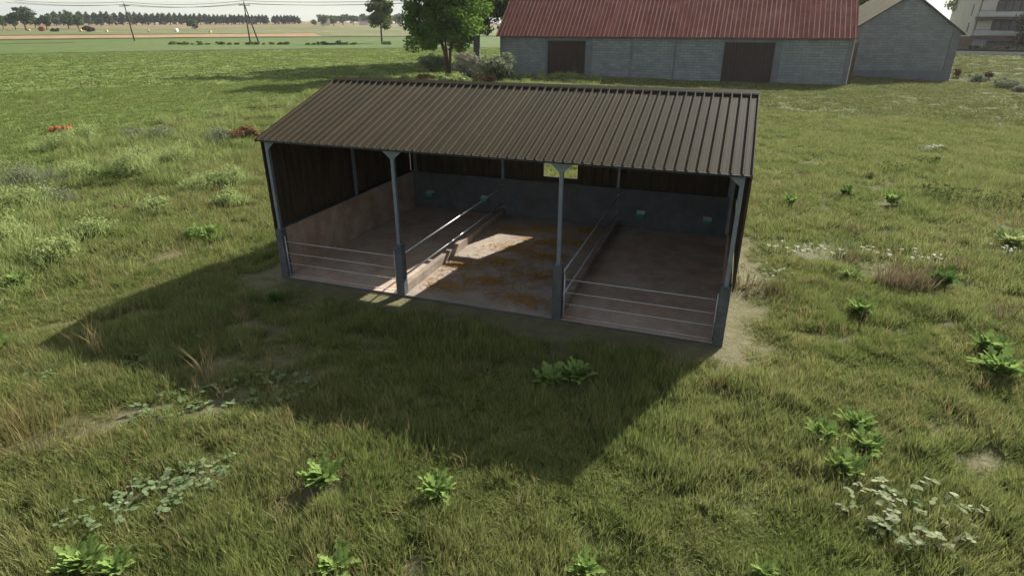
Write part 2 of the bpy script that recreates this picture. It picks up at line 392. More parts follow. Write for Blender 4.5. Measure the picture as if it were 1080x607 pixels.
def grassmat(name, g1, g2, dry, dryness=.35, s=.25):
    t = NT(name); g = t.node('ShaderNodeNewGeometry'); p = g.outputs['Position']
    oi = t.node('ShaderNodeObjectInfo')
    a = t.ramp(t.noise(p, s, 4, .65), [(.35, g1), (.65, g2)])
    isl = t.ramp(g.outputs['Random Per Island'], [(0, (.62, .66, .6)), (.5, (1, 1, 1)), (1, (1.35, 1.28, 1.15))])
    a = t.mix(a, isl, 1.0, 'MULTIPLY')
    # straw coloured blades come in drifts
    f = t.noise(p, .55, 5, .7)
    ad = t.node('ShaderNodeMath', operation='ADD'); t.link(f, ad.inputs[0]); 
    sc = t.node('ShaderNodeMath', operation='MULTIPLY'); t.link(g.outputs['Random Per Island'], sc.inputs[0]); sc.inputs[1].default_value = .35
    t.link(sc.outputs[0], ad.inputs[1])
    dm = t.ramp(ad.outputs[0], [(.88-dryness*.5, (0, 0, 0)), (1.02-dryness*.5, (1, 1, 1))])
    c = t.mix(a, dry, dm)
    cl = t.ramp(oi.outputs['Random'], [(0, (.8, .82, .8)), (1, (1.18, 1.14, 1.1))])
    c = t.mix(c, cl, 1.0, 'MULTIPLY')
    t.fin(c, .8, 0, .02)
    tr = t.node('ShaderNodeBsdfTranslucent'); t.link(c, tr.inputs['Color'])
    mx = t.node('ShaderNodeMixShader'); mx.inputs[0].default_value = .36
    t.link(t.b.outputs[0], mx.inputs[1]); t.link(tr.outputs[0], mx.inputs[2]); t.link(mx.outputs[0], t.out.inputs[0])
    return t.mat
M['grass'] = grassmat('meadow_grass', (.175, .220, .070), (.245, .265, .105), (.33, .285, .14), .17)
M['grass_far'] = grassmat('far_meadow_grass', (.125, .155, .048), (.17, .19, .068), (.22, .19, .095), .25)
M['grass_lush'] = grassmat('lush_weeds', (.20, .26, .085), (.27, .32, .125), (.34, .31, .16), .22)
M['grass_crop'] = grassmat('crop_leaves', (.155, .205, .062), (.19, .23, .08), (.24, .25, .11), .10, .08)
M['dry'] = leafy('dry_stalks', (.24, .18, .085), (.36, .28, .14), (.42, .34, .2), 1, .25, .8)

def wedge_points(n, r0, r1, seed, pw=1.0, half=50):
    g = np.random.default_rng(seed)
    r = (r0**2+(r1**2-r0**2)*g.random(n))**.5 if pw == 1 else r0*(r1/r0)**g.random(n)
    a = np.radians((g.random(n)*2-1)*half)
    return r*np.sin(a), r*np.cos(a), r, np.degrees(a), g
# barn and outbuilding footprints, filled in below and kept clear of grass
BARN = (44.6, 84.6); BDIR = (math.cos(TH), math.sin(TH)); BLEN = 49.3; BDEP = 12.0
OUT = (51.3, 99.3); OYAW = R(-15); OWID = 14.8; ODEP = 22.0
def clear(x, y):
    bx = (x-BARN[0])*BDIR[0]+(y-BARN[1])*BDIR[1]; by = -(x-BARN[0])*BDIR[1]+(y-BARN[1])*BDIR[0]
    inb = (bx > -BLEN-.1) & (bx < .1) & (by > -.1) & (by < BDEP)
    c, s = math.cos(OYAW), math.sin(OYAW); ox = (x-OUT[0])*c+(y-OUT[1])*s; oy = -(x-OUT[0])*s+(y-OUT[1])*c
    ino = (ox > -.1) & (ox < OWID+.1) & (oy > -.1) & (oy < ODEP)
    return ~(inb | ino) & (shed_dist(x, y) > .22)
def in_crop(x, y, r, az): return (r > crop_r(az)*(1+.05*np.sin(az*1.7)+.03*np.sin(az*5.1))) & (az < 20)
def grass_layer(name, n, r0, r1, protos, mat, label, seed, base=1.0, pw=1, area='meadow', wx=1.0, half=50):
    x, y, r, az, g = wedge_points(n, r0, r1, seed, pw, half)
    k = clear(x, y); ic = in_crop(x, y, r, az); k &= (ic if area == 'crop' else ~ic)
    if area == 'crop': k &= (r < 213)
    if area == 'weeds':
        k &= (r > crop_r(az)*.60) & (az < 8) & (shed_dist(x, y) > 1.0) & (vnoise(x, y, 2.6) > .30)
    bn = bareness(x, y); k &= g.random(n) > bn*1.05
    if area == 'meadow': k &= g.random(n) > .75*smooth(.55, .8, vnoise(x+5, y+60, .55)*.6+vnoise(x+80, y, 1.6)*.4)
    x, y, r, az, bn = x[k], y[k], r[k], az[k], bn[k]; m = len(x)
    hf = .42+.75*vnoise(x, y, 3.1)+.95*(vnoise(x+31, y+7, .75)-.35)
    if area == 'crop': hf = .75+.35*vnoise(x, y, 2.0)
    hf = hf*(1-.55*bn)*(.35+.65*smooth(.2, 2.0, shed_dist(x, y)))*(.85+.3*g.random(m))*base
    P = np.stack([x, y, terrain(x, y)-.015], 1)
    return scatter(name, protos, P, np.maximum(hf, .2), M[mat], label, 'grass', seed+1, (.75+.5*g.random(m))*wx)
near = [blades(60, .17, .12, .46, .0125, .30, 100+k) for k in range(6)]
mid = [blades(44, .26, .12, .46, .021, .34, 200+k) for k in range(5)]
far = [blades(30, .55, .10, .36, .07, .6, 300+k) for k in range(4)]
weeds = [blades(55, .38, .25, .95, .028, .35, 400+k) for k in range(4)]
cropb = [blades(26, .40, .14, .36, .04, .6, 500+k) for k in range(4)]
cropf = [blades(24, .9, .14, .36, .14, .7, 600+k) for k in range(3)]
grass_layer('meadow_grass', 24000, 4.5, 22, near, 'grass', 'short olive green meadow grass with dry blades round the open cattle shed', 21, .84)
grass_layer('meadow_grass', 42000, 21, 62, mid, 'grass', 'olive meadow grass on both sides of and behind the cattle shed', 22)
grass_layer('meadow_grass', 52000, 52, 150, far, 'grass_far', 'pale olive grass spreading to the red roofed barn', 23, .8)
grass_layer('tall_weeds', 17000, 20, 110, weeds, 'grass_lush', 'tall lush green weeds along the edge of the crop field', 24, .92, 2, 'weeds')
grass_layer('crop_plants', 26000, 30, 95, cropb, 'grass_crop', 'dense even green crop covering the field at left', 25, 1, 1, 'crop')
grass_layer('crop_plants', 17000, 93, 215, cropf, 'grass_crop', 'distant part of the even green crop beyond the shed', 26, 1, 1, 'crop')
# thin taller stalks mixed in
x, y, r, az, g = wedge_points(3600, 6, 45, 77); k = clear(x, y) & ~in_crop(x, y, r, az) & (vnoise(x, y, 4.0)+.16*smooth(2, -12, x) > .58) & (shed_dist(x, y) > 1.2)
x, y = x[k], y[k]
scatter('dry_grass', [blades(9, .16, .3, .75, .010, .35, 700+q) for q in range(4)], np.stack([x, y, terrain(x, y)], 1), .7+.5*g.random(len(x)), M['dry'],
        'thin straw coloured grass stalks standing among the green grass', 'grass', 78)

# ------------------------------------------------------------------ the open cattle shed
shed = empty('cattle_shed', (SX, SY, 0), TH)
tag(shed, 'open fronted cattle shed with brown ribbed roof, steel posts and three pens', 'shed')
FZ = .06
m = MB(); m.box(-.04, W+.04, -.06, D+.02, -.25, FZ-.004); m.build('floor', M['floor'], shed)
m = MB(); m.box(4.33, 9.18, -.058, D, FZ-.003, FZ); m.build('pen_floor', M['floor'], shed)
m = MB(); m.box(.1, 4.327, -.058, D, FZ-.003, FZ); m.build('pen_floor', M['floorside'], shed)
m = MB(); m.box(9.183, W-.1, -.058, D, FZ-.003, FZ); m.build('pen_floor', M['floorside'], shed)
m = MB(); m.box(-.02, W+.02, -.085, -.062, -.2, FZ-.012); m.build('floor_edge', M['pier'], shed)
T = .16
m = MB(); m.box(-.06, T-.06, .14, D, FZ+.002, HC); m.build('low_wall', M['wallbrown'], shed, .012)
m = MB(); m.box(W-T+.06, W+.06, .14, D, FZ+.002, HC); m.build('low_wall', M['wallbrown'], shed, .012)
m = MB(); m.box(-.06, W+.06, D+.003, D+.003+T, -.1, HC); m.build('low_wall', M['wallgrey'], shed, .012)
# vertical timber boards, individually thin gaps between them
def boards(p0, p1, z0, z1fn, name, skip=None, out=1):
    m = MB(); L = math.hypot(p1[0]-p0[0], p1[1]-p0[1]); ux, uy = (p1[0]-p0[0])/L, (p1[1]-p0[1])/L; nx, ny = -uy*out, ux*out
    n = int(L/.16); st = L/n
    for i in range(n):
        a = i*st+.002; b = (i+1)*st-.002; off = .028 if i % 2 else .0; t = .026
        if i % 2 == 0: a -= .014; b += .014
        mid_ = (a+b)/2
        spans = [(z0, None)]
        if skip and skip[0] < mid_ < skip[1]: spans = [(z0, skip[2]), (skip[3], None)]
        for (za, zb) in spans:
            ta = zb if zb else z1fn(a); tb = zb if zb else z1fn(b)
            q = [(p0[0]+ux*a+nx*off, p0[1]+uy*a+ny*off, za), (p0[0]+ux*b+nx*off, p0[1]+uy*b+ny*off, za),
                 (p0[0]+ux*b+nx*off, p0[1]+uy*b+ny*off, tb), (p0[0]+ux*a+nx*off, p0[1]+uy*a+ny*off, ta)]
            m.prism(q, (nx*t, ny*t, 0))
    return m.build(name, M['clad'], shed)
SL = (RZ-EV)/(RY+.2)
def rz(y): return (EV+(y+.2)*SL if y < RY else RZ-(y-RY)*SL)-.07
boards((-.09, -.02), (-.09, D+.25), HC-.12, lambda s: rz(s), 'cladding', None, 1)
boards((W+.09, -.02), (W+.09, D+.25), HC-.12, lambda s: rz(s), 'cladding', None, -1)
WX0, WX1, WZ0, WZ1 = 6.04, 7.46, 1.84, 3.85
boards((-.085, D+.19), (W+.085, D+.19), HC-.12, lambda s: rz(D+.2)+.05, 'cladding', (WX0+.085, WX1+.085, WZ0, WZ1), 1)
m = MB()
for a, b_, c, d in ((WX0-.06, WX0, WZ0-.06, WZ1+.06), (WX1, WX1+.06, WZ0-.06, WZ1+.06)): m.box(a, b_, D+.16, D+.26, c, d)
m.box(WX0, WX1, D+.16, D+.26, WZ0-.06, WZ0); m.box(WX0, WX1, D+.16, D+.26, WZ1, WZ1+.06)
m.build('window_frame', M['clad'], shed)
m = MB(); m.box(-.06, T-.04, .16, D, HC+.003, HC+.03); m.build('wall_capping', M['pier'], shed)
# posts
PX = [0.0, 4.30, 9.15, 13.5]
def post(x, y, w_, z0, z1, gus=(0, 0), flip=0):
    m = MB(); h_ = w_/2; f = .012        # H section
    m.box(x-h_, x+h_, y-h_, y-h_+f, z0, z1); m.box(x-h_, x+h_, y+h_-f, y+h_, z0, z1); m.box(x-.01, x+.01, y-h_+f, y+h_-f, z0, z1)
    p = m.build('post', M['steel'], shed)
    for s_ in (-1, 1):
        if gus[0 if s_ < 0 else 1]:
            g = MB(); e = x+s_*h_; g.prism([(e, y-h_+.004, z1-.22), (e, y-h_+.004, z1-.012), (e+s_*.24, y-h_+.004, z1-.012)], (0, .016, 0))
            g.build('gusset', M['steel'], p)
    m = MB(); m.box(x-h_-.04, x+h_+.04, y-h_-.04, y+h_+.04, z0, z0+.016); m.build('base_plate', M['steel'], p)
    return p
for i, x in enumerate(PX):
    xx = x+(.06 if i == 0 else -.06 if i == 3 else 0)
    post(xx, 0.03, .10, HC+.003, EV-.085, (i > 0, i < 3))
    m = MB(); m.box(xx-.125, xx+.125, -.10, .135, FZ-.2, HC); m.build('pier', M['pier'], shed, .012)
post(.17, 4.2, .09, HC+.033, rz(4.2)-.12); post(W-.17, 4.2, .09, HC+.003, rz(4.2)-.12)
for x in (.2, PX[1], PX[2], W-.2): post(x, D-.04+.1, .10, HC+.003, EV-.2)
# beams, purlins, rafters
m = MB(); h_ = .075
m.box(-.02, W+.02, .03-h_, .03+h_, EV-.083, EV-.071); m.box(-.02, W+.02, .02, .04, EV-.071, EV-.014); m.box(-.02, W+.02, .03-h_, .03+h_, EV-.014, EV)
m.box(-.02, W+.02, -.047, -.033, EV-.071, EV-.014)
m.build('eave_beam', M['steel'], shed)
m = MB(); m.box(-.02, W+.02, D-.02, D+.12, EV-.19, EV-.06); m.build('eave_beam', M['steel'], shed)
for x in PX:
    xx = min(max(x, .08), W-.08); m = MB()
    for (ya, yb) in ((.11, RY-.003), (RY+.003, D-.03)):
        m.prism([(xx-.05, ya, rz(ya)-.15), (xx-.05, yb, rz(yb)-.15), (xx-.05, yb, rz(yb)-.03), (xx-.05, ya, rz(ya)-.03)], (.1, 0, 0))
    m.build('rafter', M['steel'], shed)
# ribbed sheet roof: trapezoid profile, real thickness
PITCHX = .245
def rib_profile(x0, x1):
    pts = [(x0, 0)]; x = x0+.02
    while x+.245 < x1+.06:
        pts += [(x, 0), (x+.012, .056), (x+.034, .056), (x+.056, 0), (x+.145, 0), (x+.150, .005), (x+.160, .005), (x+.165, 0)]
        # shallow stiffener crease on the crown
        x += PITCHX
    pts.append((x1, 0)); out = []
    for p in pts:
        if not out or p[0] > out[-1][0]+1e-4: out.append(p)
    return [q for q in out if q[0] <= x1]
def roof_sheet(x0, x1, y0, y1, name='roof_sheet'):
    pr = rib_profile(x0, x1); zf = lambda y: (EV+(y+.2)*SL if y <= RY else RZ-(y-RY)*SL)
    rows = [y0, y1]; th = .012
    V = []
    for y in rows:
        for (x, z) in pr: V.append((x, y, zf(y)+z))
    for y in rows:
        for (x, z) in pr: V.append((x, y, zf(y)+z-th))
    n = len(pr); m = MB(); m.v = V
    for i in range(n-1):
        m.f.append((i, i+1, n+i+1, n+i)); m.m.append(0)
        m.f.append((2*n+i, 3*n+i, 3*n+i+1, 2*n+i+1)); m.m.append(0)
        m.f.append((i, 2*n+i, 2*n+i+1, i+1)); m.m.append(0); m.f.append((n+i, n+i+1, 3*n+i+1, 3*n+i)); m.m.append(0)
    return m
roof = roof_sheet(-.10, W+.11, -.24, RY-.002).build('roof', M['roof'], shed)
m = MB()
for a, b_, c, d in ((-.10, 6.0, RY+.002, D+.36), (7.4, W+.11, RY+.002, D+.36), (6.0, 7.4, RY+.002, 6.5)):
    q = roof_sheet(a, b_, c, d); n0 = len(m.v); m.v += q.v; m.f += [tuple(n0+i for i in f_) for f_ in q.f]; m.m += q.m
m.build('back_slope', M['roof'], roof)
m = MB()
for s_ in (-1, 1):
    m.prism([(-.12, RY, RZ+.068), (-.12, RY+s_*.16, RZ+.054-.16*SL), (-.12, RY+s_*.16, RZ+.046-.16*SL), (-.12, RY, RZ+.056)], (W+.25, 0, 0))
m.build('ridge_cap', M['roof'], roof)
m = MB(); m.box(-.10, W+.11, RY-.20, RY-.165, RZ-.02-.18*SL, RZ+.047-.18*SL); m.build('ridge_filler', M['black'], roof)
m = MB(); m.box(-.12, W+.13, -.262, -.243, EV-.03, EV+.012); m.build('eave_trim', M['black'], roof)
for xs in (-.125, W+.113):
    m = MB(); m.prism([(xs, -.24, EV-.07), (xs, RY, RZ-.06), (xs, RY, RZ+.045), (xs, -.24, EV+.035)], (.02, 0, 0))
    m.prism([(xs, D+.36, RZ-(D+.36-RY)*SL-.07), (xs, RY+.001, RZ-.06), (xs, RY+.001, RZ+.045), (xs, D+.36, RZ-(D+.36-RY)*SL+.035)], (.02, 0, 0))
    m.build('verge_trim', M['roof'], roof)
# kerbs and dividing rails
for x in (PX[1]+.02, PX[2]+.04):
    m = MB(); m.box(x-.09, x+.09, .15, D-.003, FZ+.002, FZ+.29)
    m.build('kerb', M['kerb'], shed, .012)
    for z in (1.29, .58):
        m = MB(); m.tube([(x, .10, z), (x, D-.05, z)], .026, 10); p = m.build('rail', M['rail'], shed, 0, True)
        m = MB(); m.box(x-.05, x+.05, D-.035, D-.003, z-.09, z+.12); m.box(x-.045, x+.045, D-.11, D-.037, z-.05, z-.035); m.box(x-.045, x+.045, D-.11, D-.037, z+.035, z+.05)
        m.build('bracket', M['steel'], p)
# front gates: two uprights and four tubes each
for (xa, xb) in ((.20, 4.12), (9.34, 13.29)):
    g = MB()
    for z in (.14, .52, .87, 1.25): g.tube([(xa, .0, z), (xb, .0, z)], .013, 6)
    gate = g.build('gate', M['wire'], shed, 0, True)
    for x in (xa, xb):
        m = MB(); m.tube([(x, .0, FZ+.003), (x, .0, 1.42)], .02, 8); u = m.build('gate_upright', M['wire'], gate, 0, True)
# drinkers on the back wall
for x in (.94, 3.52, 10.14, 12.65):
    m = MB(); m.prism([(x-.15, D-.002, .56), (x-.15, D-.20, .62), (x-.15, D-.26, .76), (x-.15, D-.002, .76)], (.30, 0, 0))
    d = m.build('drinker', M['drinker'], shed, .01)
    m = MB(); m.box(x-.16, x+.16, D-.27, D-.10, .763, .79); m.box(x-.16, x+.16, D-.09, D-.004, .763, .83); m.build('drinker_lid', M['drinker_lid'], d)
# straw on the middle pen floor
c_, s_ = math.cos(TH), math.sin(TH)
SV, SF = [], []; k = 0
for (px, py) in [(5.3,6.9),(6.5,7.4),(7.0,5.9),(8.2,6.3),(6.2,4.9),(7.5,4.5),(6.2,3.4),(5.0,2.7),(7.9,2.7),(6.5,1.8),(7.9,.8),(5.3,1.0),(8.3,7.7)]:
    for q in range(300):
        a = random.uniform(0, 6.28); rr = abs(random.gauss(0, .62)); X = px+rr*1.15*math.cos(a); Y = py+rr*.62*math.sin(a)
        if not (4.5 < X < 9.0 and .1 < Y < D-.2): continue
        L = random.uniform(.04, .13); b = random.uniform(0, 3.14); wdt = .010; z = FZ+.004+random.random()*.02
        dx, dy = math.cos(b)*L, math.sin(b)*L; ex, ey = -math.sin(b)*wdt, math.cos(b)*wdt; zz = z+random.random()*.03
        for (u, v, w_) in ((X-dx-ex, Y-dy-ey, z), (X+dx-ex, Y+dy-ey, zz), (X+dx+ex, Y+dy+ey, zz+.004), (X-dx+ex, Y-dy+ey, z+.004)):
            SV.append((SX+c_*u-s_*v, SY+s_*u+c_*v, w_))
        SF.append((k, k+1, k+2, k+3)); k += 4
tag(np_mesh('straw', np.array(SV), np.array(SF), M['straw']), 'loose orange brown straw scattered on the middle pen floor', 'straw', None, 'stuff')

# ------------------------------------------------------------------ foliage tools
def leaf_quads(C, rad3, n, size, seed, flat=.75):
    """n leaves spread through each clump centre in C"""
    g = np.random.default_rng(seed); K = len(C); tot = K*n
    d = g.normal(size=(tot, 3)); d /= np.linalg.norm(d, axis=1)[:, None]
    rr = g.random(tot)**.45
    P = np.repeat(np.asarray(C), n, 0)+d*rr[:, None]*np.repeat(np.asarray(rad3), n, 0)*np.array([1, 1, flat])
    nrm = d*.5+g.normal(size=(tot, 3))*.6+np.array([0, 0, .5]); nrm /= np.linalg.norm(nrm, axis=1)[:, None]
    t = np.cross(nrm, g.normal(size=(tot, 3))); t /= np.linalg.norm(t, axis=1)[:, None]; b = np.cross(nrm, t)
    s = size*(.6+.8*g.random(tot))[:, None]
    V = np.stack([P-t*s, P-b*s*.55, P+t*s, P+b*s*.55], 1).reshape(-1, 3)
    k = np.arange(tot)*4; return V, np.stack([k, k+1, k+2, k+3], 1)
def crown_clumps(g, n, cx, cz, rx, rz_, rc, hollow=.35, lop=0.0):
    d = g.normal(size=(n, 3)); d /= np.linalg.norm(d, axis=1)[:, None]; rr = hollow+(1-hollow)*g.random(n)**.6
    bump_ = 1+.22*np.sin(d[:, 0]*5+1)*np.cos(d[:, 2]*4)+.12*np.sin(d[:, 1]*9)
    C = d*(rr*bump_)[:, None]*np.array([rx, rx, rz_])+np.array([cx, 0, cz])
    C[:, 0] += lop*(C[:, 2]-cz)
    rad3 = (rc*(.6+.8*g.random(n)))[:, None]*np.ones(3); return C, rad3
def tree(name, P, H, rx, cz, rz_, leafmat, label, cat='tree', group=None, n=80, per=220, leaf=.26, rc=1.5, trunk=.3, stems=1, bark='bark', seed=1, limbs=9, lop=0, hollow=.35, lean=0):
    g = np.random.default_rng(seed); t = empty(name, P, 0); tag(t, label, cat, group)
    C, r3 = crown_clumps(g, n, lean, cz, rx, rz_, rc, hollow, lop)
    V, Fc = leaf_quads(C, r3, per, leaf, seed+5)
    np_mesh('crown', V, Fc, M[leafmat], t)
    m = MB()
    order = np.argsort(C[:, 2]); pick = C[g.choice(order, min(limbs, n), replace=False)]
    base = []
    if stems > 1:
        for s in range(stems):
            a = 6.283*s/stems+g.random(); sp = (.10+.12*g.random())*cz
            pts = [(math.cos(a)*trunk*.5, math.sin(a)*trunk*.5, -.2), (math.cos(a)*(trunk*.6+.15*sp), math.sin(a)*(trunk*.6+.15*sp), cz*.3),
                   (math.cos(a)*sp*1.3, math.sin(a)*sp*1.3, cz*.75), (math.cos(a)*sp*2.1, math.sin(a)*sp*2.1, cz*1.25)]
            m.tube(pts, [trunk*.62, trunk*.5, trunk*.34, trunk*.12], 8); base.append(Vector(pts[2]))
    else:
        pts = [(0, 0, -.3), (0, 0, .4), (.15*trunk+lean*.15, .1, cz*.45), (lean*.6, 0, cz), (lean, 0, cz+rz_*.75)]
        m.tube(pts, [trunk*1.4, trunk, trunk*.85, trunk*.5, trunk*.1], 10); base = [Vector((lean*.2, 0, max(cz-rz_*.9, cz*.4))), Vector((lean*.6, 0, cz))]
    for c in pick:
        c = Vector(c); b = min(base, key=lambda q: (q-c).length); mid_ = (b+c)/2+Vector((0, 0, -.06*(b-c).length))
        m.tube([b, mid_, c], [trunk*.32, trunk*.2, trunk*.06], 6)
    m.build('trunk', M[bark], t, 0, True)
    return t
M['leaf_big'] = leafy('broad_leaf_green', (.075, .14, .024), (.145, .235, .045), (.235, .34, .07), .35, .48)
M['leaf_dark'] = leafy('dark_leaf', (.032, .055, .016), (.062, .095, .026), (.10, .14, .04), .3, .25)
M['leaf_mid'] = leafy('mid_green_leaf', (.065, .10, .028), (.115, .16, .045), (.17, .21, .07), .2, .3)
M['leaf_far'] = leafy('blue_green_leaf', (.05, .072, .034), (.085, .115, .05), (.115, .145, .06), .08, .2)
M['leaf_pale'] = leafy('pale_weed_leaf', (.23, .29, .105), (.31, .37, .145), (.39, .43, .20), 1.2, .45)
M['leaf_white'] = leafy('whitish_leaf', (.22, .21, .14), (.35, .33, .25), (.5, .47, .38), 1.2, .2)
M['leaf_grey'] = leafy('grey_green_leaf', (.14, .165, .09), (.22, .245, .14), (.34, .35, .24), 1.5, .35)
M['leaf_brown'] = leafy('brown_leaf', (.06, .045, .028), (.11, .078, .045), (.14, .10, .06), .8, .2)
M['leaf_red'] = leafy('rust_leaf', (.14, .085, .05), (.21, .12, .07), (.26, .17, .09), 1.2, .2)
M['flower_orange'] = leafy('orange_petals', (.42, .13, .06), (.5, .18, .09), (.55, .25, .13), 2, .2)
M['fern'] = leafy('broad_weed_leaf', (.155, .24, .062), (.22, .31, .088), (.29, .365, .135), 3.0, .4, .7)
M['fern_dark'] = leafy('broad_dark_weed_leaf', (.06, .12, .03), (.09, .17, .04), (.13, .2, .06), 3.0, .3, .5)
M['clover'] = leafy('pale_clover_leaf', (.15, .18, .085), (.24, .265, .155), (.40, .405, .28), 4.0, .2, .6)
M['ivy'] = leafy('ground_ivy_leaf', (.10, .15, .065), (.16, .21, .10), (.26, .30, .17), 3.0, .25, .6)
M['white'] = leafy('white_petals', (.3, .32, .22), (.5, .5, .42), (.7, .7, .62), 4.0, .2, .6)

# ------------------------------------------------------------------ large trees
tree('maple_tree', at(473, 81), 21, 6.0, 12.0, 8.6, 'leaf_big', 'large leafy tree forking into several brown stems left of the red barn', 'tree', None,
     150, 330, .24, 1.6, .40, 5, 'bark', 3, 16, 0, .3, -.6)
tree('oak_tree', at(503, 67), 34, 13.5, 19.0, 14.8, 'leaf_big', 'tall bright green tree with thick grey trunk behind the forked tree', 'tree', None,
     240, 280, .36, 2.2, .75, 1, 'bark_grey', 4, 16)
P = at(566, 60); P = Vector((10, 128, 0))
for (x, y, H, rx, mt, lb, sd) in (
    (6, 133, 19, 8.0, 'leaf_dark', 'dark tree rising behind the left end of the red barn roof', 31),
    (24, 126, 15.5, 7.5, 'leaf_mid', 'mid green tree peeping over the red barn roof left of its middle', 32),
    (64, 150, 17.5, 8.0, 'leaf_dark', 'dark tree showing just above the middle of the red barn roof', 33),
    (84, 155, 19.5, 7.0, 'leaf_mid', 'green tree showing above the right end of the red barn roof', 34),
    (71, 132, 17, 5.5, 'leaf_big', 'bright tree between the red barn and the gabled block outbuilding', 35),
    (113, 160, 24, 6.5, 'leaf_pale', 'pale tree rising behind the right roof slope of the gabled outbuilding', 36)):
    tree('broadleaf_tree', (x, y, float(terrain(x, y))), H, rx, H*.62, H*.40, mt, lb, 'tree', 'trees behind the barns', 70, 200, .38, 2.0, .4, 1, 'bark', sd, 10)
P = at(403, 46)
tree('birch_tree', P, 19, 5.0, 12.8, 7.6, 'leaf_mid', 'slim tall lone tree standing in the far field', 'tree', None, 42, 130, .55, 1.9, .42, 1, 'bark', 8, 14, .0, .2)
# bushes
def bush(name, P, rx, h, mat, label, group=None, n=14, per=90, leaf=.10, seed=1, cat='bush', stems=True, hollow=.1):
    g = np.random.default_rng(seed); t = empty(name, P, g.random()*6)
    tag(t, label, cat, group)
    C, r3 = crown_clumps(g, n, 0, h*.52, rx*.75, h*.36, min(rx, h)*.33, hollow)
    V, Fc = leaf_quads(C, r3, per, leaf, seed+5, .8)
    if name == 'field_bush':
        V, Fc = leaf_quads(C, r3, 45, leaf, seed+5, 1.0)
        for q in range(3):
            B, Bf = blades(240, rx*.62, h*.25, h*(1.15-.15*q), .030, .35, seed*7+q)
            B = B+np.array([g.normal()*rx*.35, g.normal()*rx*.35, 0]); Fc = np.concatenate([Fc, Bf+len(V)]); V = np.concatenate([V, B])
    np_mesh('foliage', V, Fc, M[mat], t)
    m = MB()
    for c in C[:6]: m.tube([(c[0]*.1, c[1]*.1, -.05), (c[0]*.5, c[1]*.5, c[2]*.5), tuple(c)], [.03*h, .02*h, .006*h], 5)
    m.build('stem', M['bark'], t); return t
G = 'weedy bushes beside the field edge'
bl = [((8,262),1.1,1.3,'leaf_pale','pale green bush cut by the left photo edge, highest of the near left bushes'),
      ((30,200),1.2,1.5,'leaf_grey','grey green bush with dark gaps at the left field edge'),
      ((33,222),1.0,1.2,'leaf_pale','light green bush just below the grey green bush at left'),
      ((58,216),.8,.9,'leaf_grey','small grey bush right of the light green bush at far left'),
      ((86,190),1.0,1.1,'leaf_pale','pale bush left of the dark low weeds in the field margin'),
      ((66,158),1.1,1.3,'leaf_pale','pale bush standing right under the orange flowers'),
      ((92,152),1.2,1.6,'leaf_pale','yellow green upright bush right of the orange flowers'),
      ((140,183),1.3,1.5,'leaf_pale','bright pale bush right above the dark low weeds'),
      ((190,172),1.2,1.2,'leaf_pale','light bush in the middle of the weedy margin'),
      ((172,148),1.0,1.0,'leaf_grey','dark grey green bush at the crop edge, middle of the margin'),
      ((145,148),1.0,.9,'leaf_grey','dark grey green bush at the crop edge, left of another like it'),
      ((235,150),1.0,1.2,'leaf_grey','grey bush left of the rust red weeds'),
      ((215,200),.9,.9,'leaf_pale','round green bush left of the shed roof corner'),
      ((243,196),1.0,1.0,'leaf_pale','green bush just left of the shed front eave corner'),
      ((165,222),.7,.6,'leaf_pale','small bright green bush in the grass left of the shed'),
      ((215,254),.7,.55,'fern','low bright leafy bush above the tip of the shed shadow'),
      ((100,252),.9,.8,'leaf_pale','low pale bush in the grass above the shed shadow'),
      ((60,275),.9,.8,'leaf_pale','low pale bush left of the bare path'),
      ((243,215),.8,.7,'leaf_pale','low green bush left of the shed corner post'),
      ((8,225),1.0,1.1,'leaf_pale','pale bush at the left photo edge below the crop field')]
for i, (q, rx, h_, mt, lb) in enumerate(bl):
    bush('field_bush', at(*q), rx*1.05, h_*1.0, mt, lb, G, 26, 150, .05, 50+i)
bush('rust_weed_bush', at(256, 148), 2.0, .95, 'leaf_red', 'rust red weed clump behind the left shed roof corner', None, 20, 110, .08, 90)
bush('orange_flower_bush', at(66, 140), .95, .5, 'flower_orange', 'patch of orange flowers at the edge of the crop field', None, 10, 60, .08, 91, 'flowers')
for i, (q, rx, h_, mt, lb) in enumerate([((494,83),2.6,4.2,'leaf_white','whitish flowering shrub right of the forked tree trunk'),
        ((524,83),3.0,3.4,'leaf_grey','dark grey green shrub between the whitish shrub and the red barn'),
        ((456,76),2.8,3.0,'leaf_grey','dark shrub left of the forked tree trunk'),
        ((512,87),1.6,1.0,'leaf_red','low reddish shrub in front of the dark shrub beside the barn'),
        ((448,86),1.8,.9,'leaf_red','low reddish weeds below the forked tree'),
        ((480,90),3.2,1.2,'leaf_pale','low pale weeds at the foot of the whitish shrub')]):
    bush('shrub', at(*q), rx, h_, mt, lb, None, 34, 130, .17, 120+i)
for i, (q, rx, h_, mt, lb) in enumerate([((1030,87),1.9,1.3,'leaf_grey','grey white bush in front of the balcony house, left of two'),
        ((1060,93),2.4,1.3,'leaf_grey','grey white bush in front of the balcony house, right of two'),
        ((1008,82),.6,1.3,'leaf_red','thin rust weed just right of the outbuilding corner'),
        ((1041,84),.9,1.3,'leaf_red','thin rust weed behind the grey white bushes'),
        ((1076,97),1.2,.7,'leaf_white','small pale bush at the right photo edge near the grey bushes')]):
    bush('low_bush', at(*q), rx, h_, mt, lb, None, 20, 110, .09, 140+i)
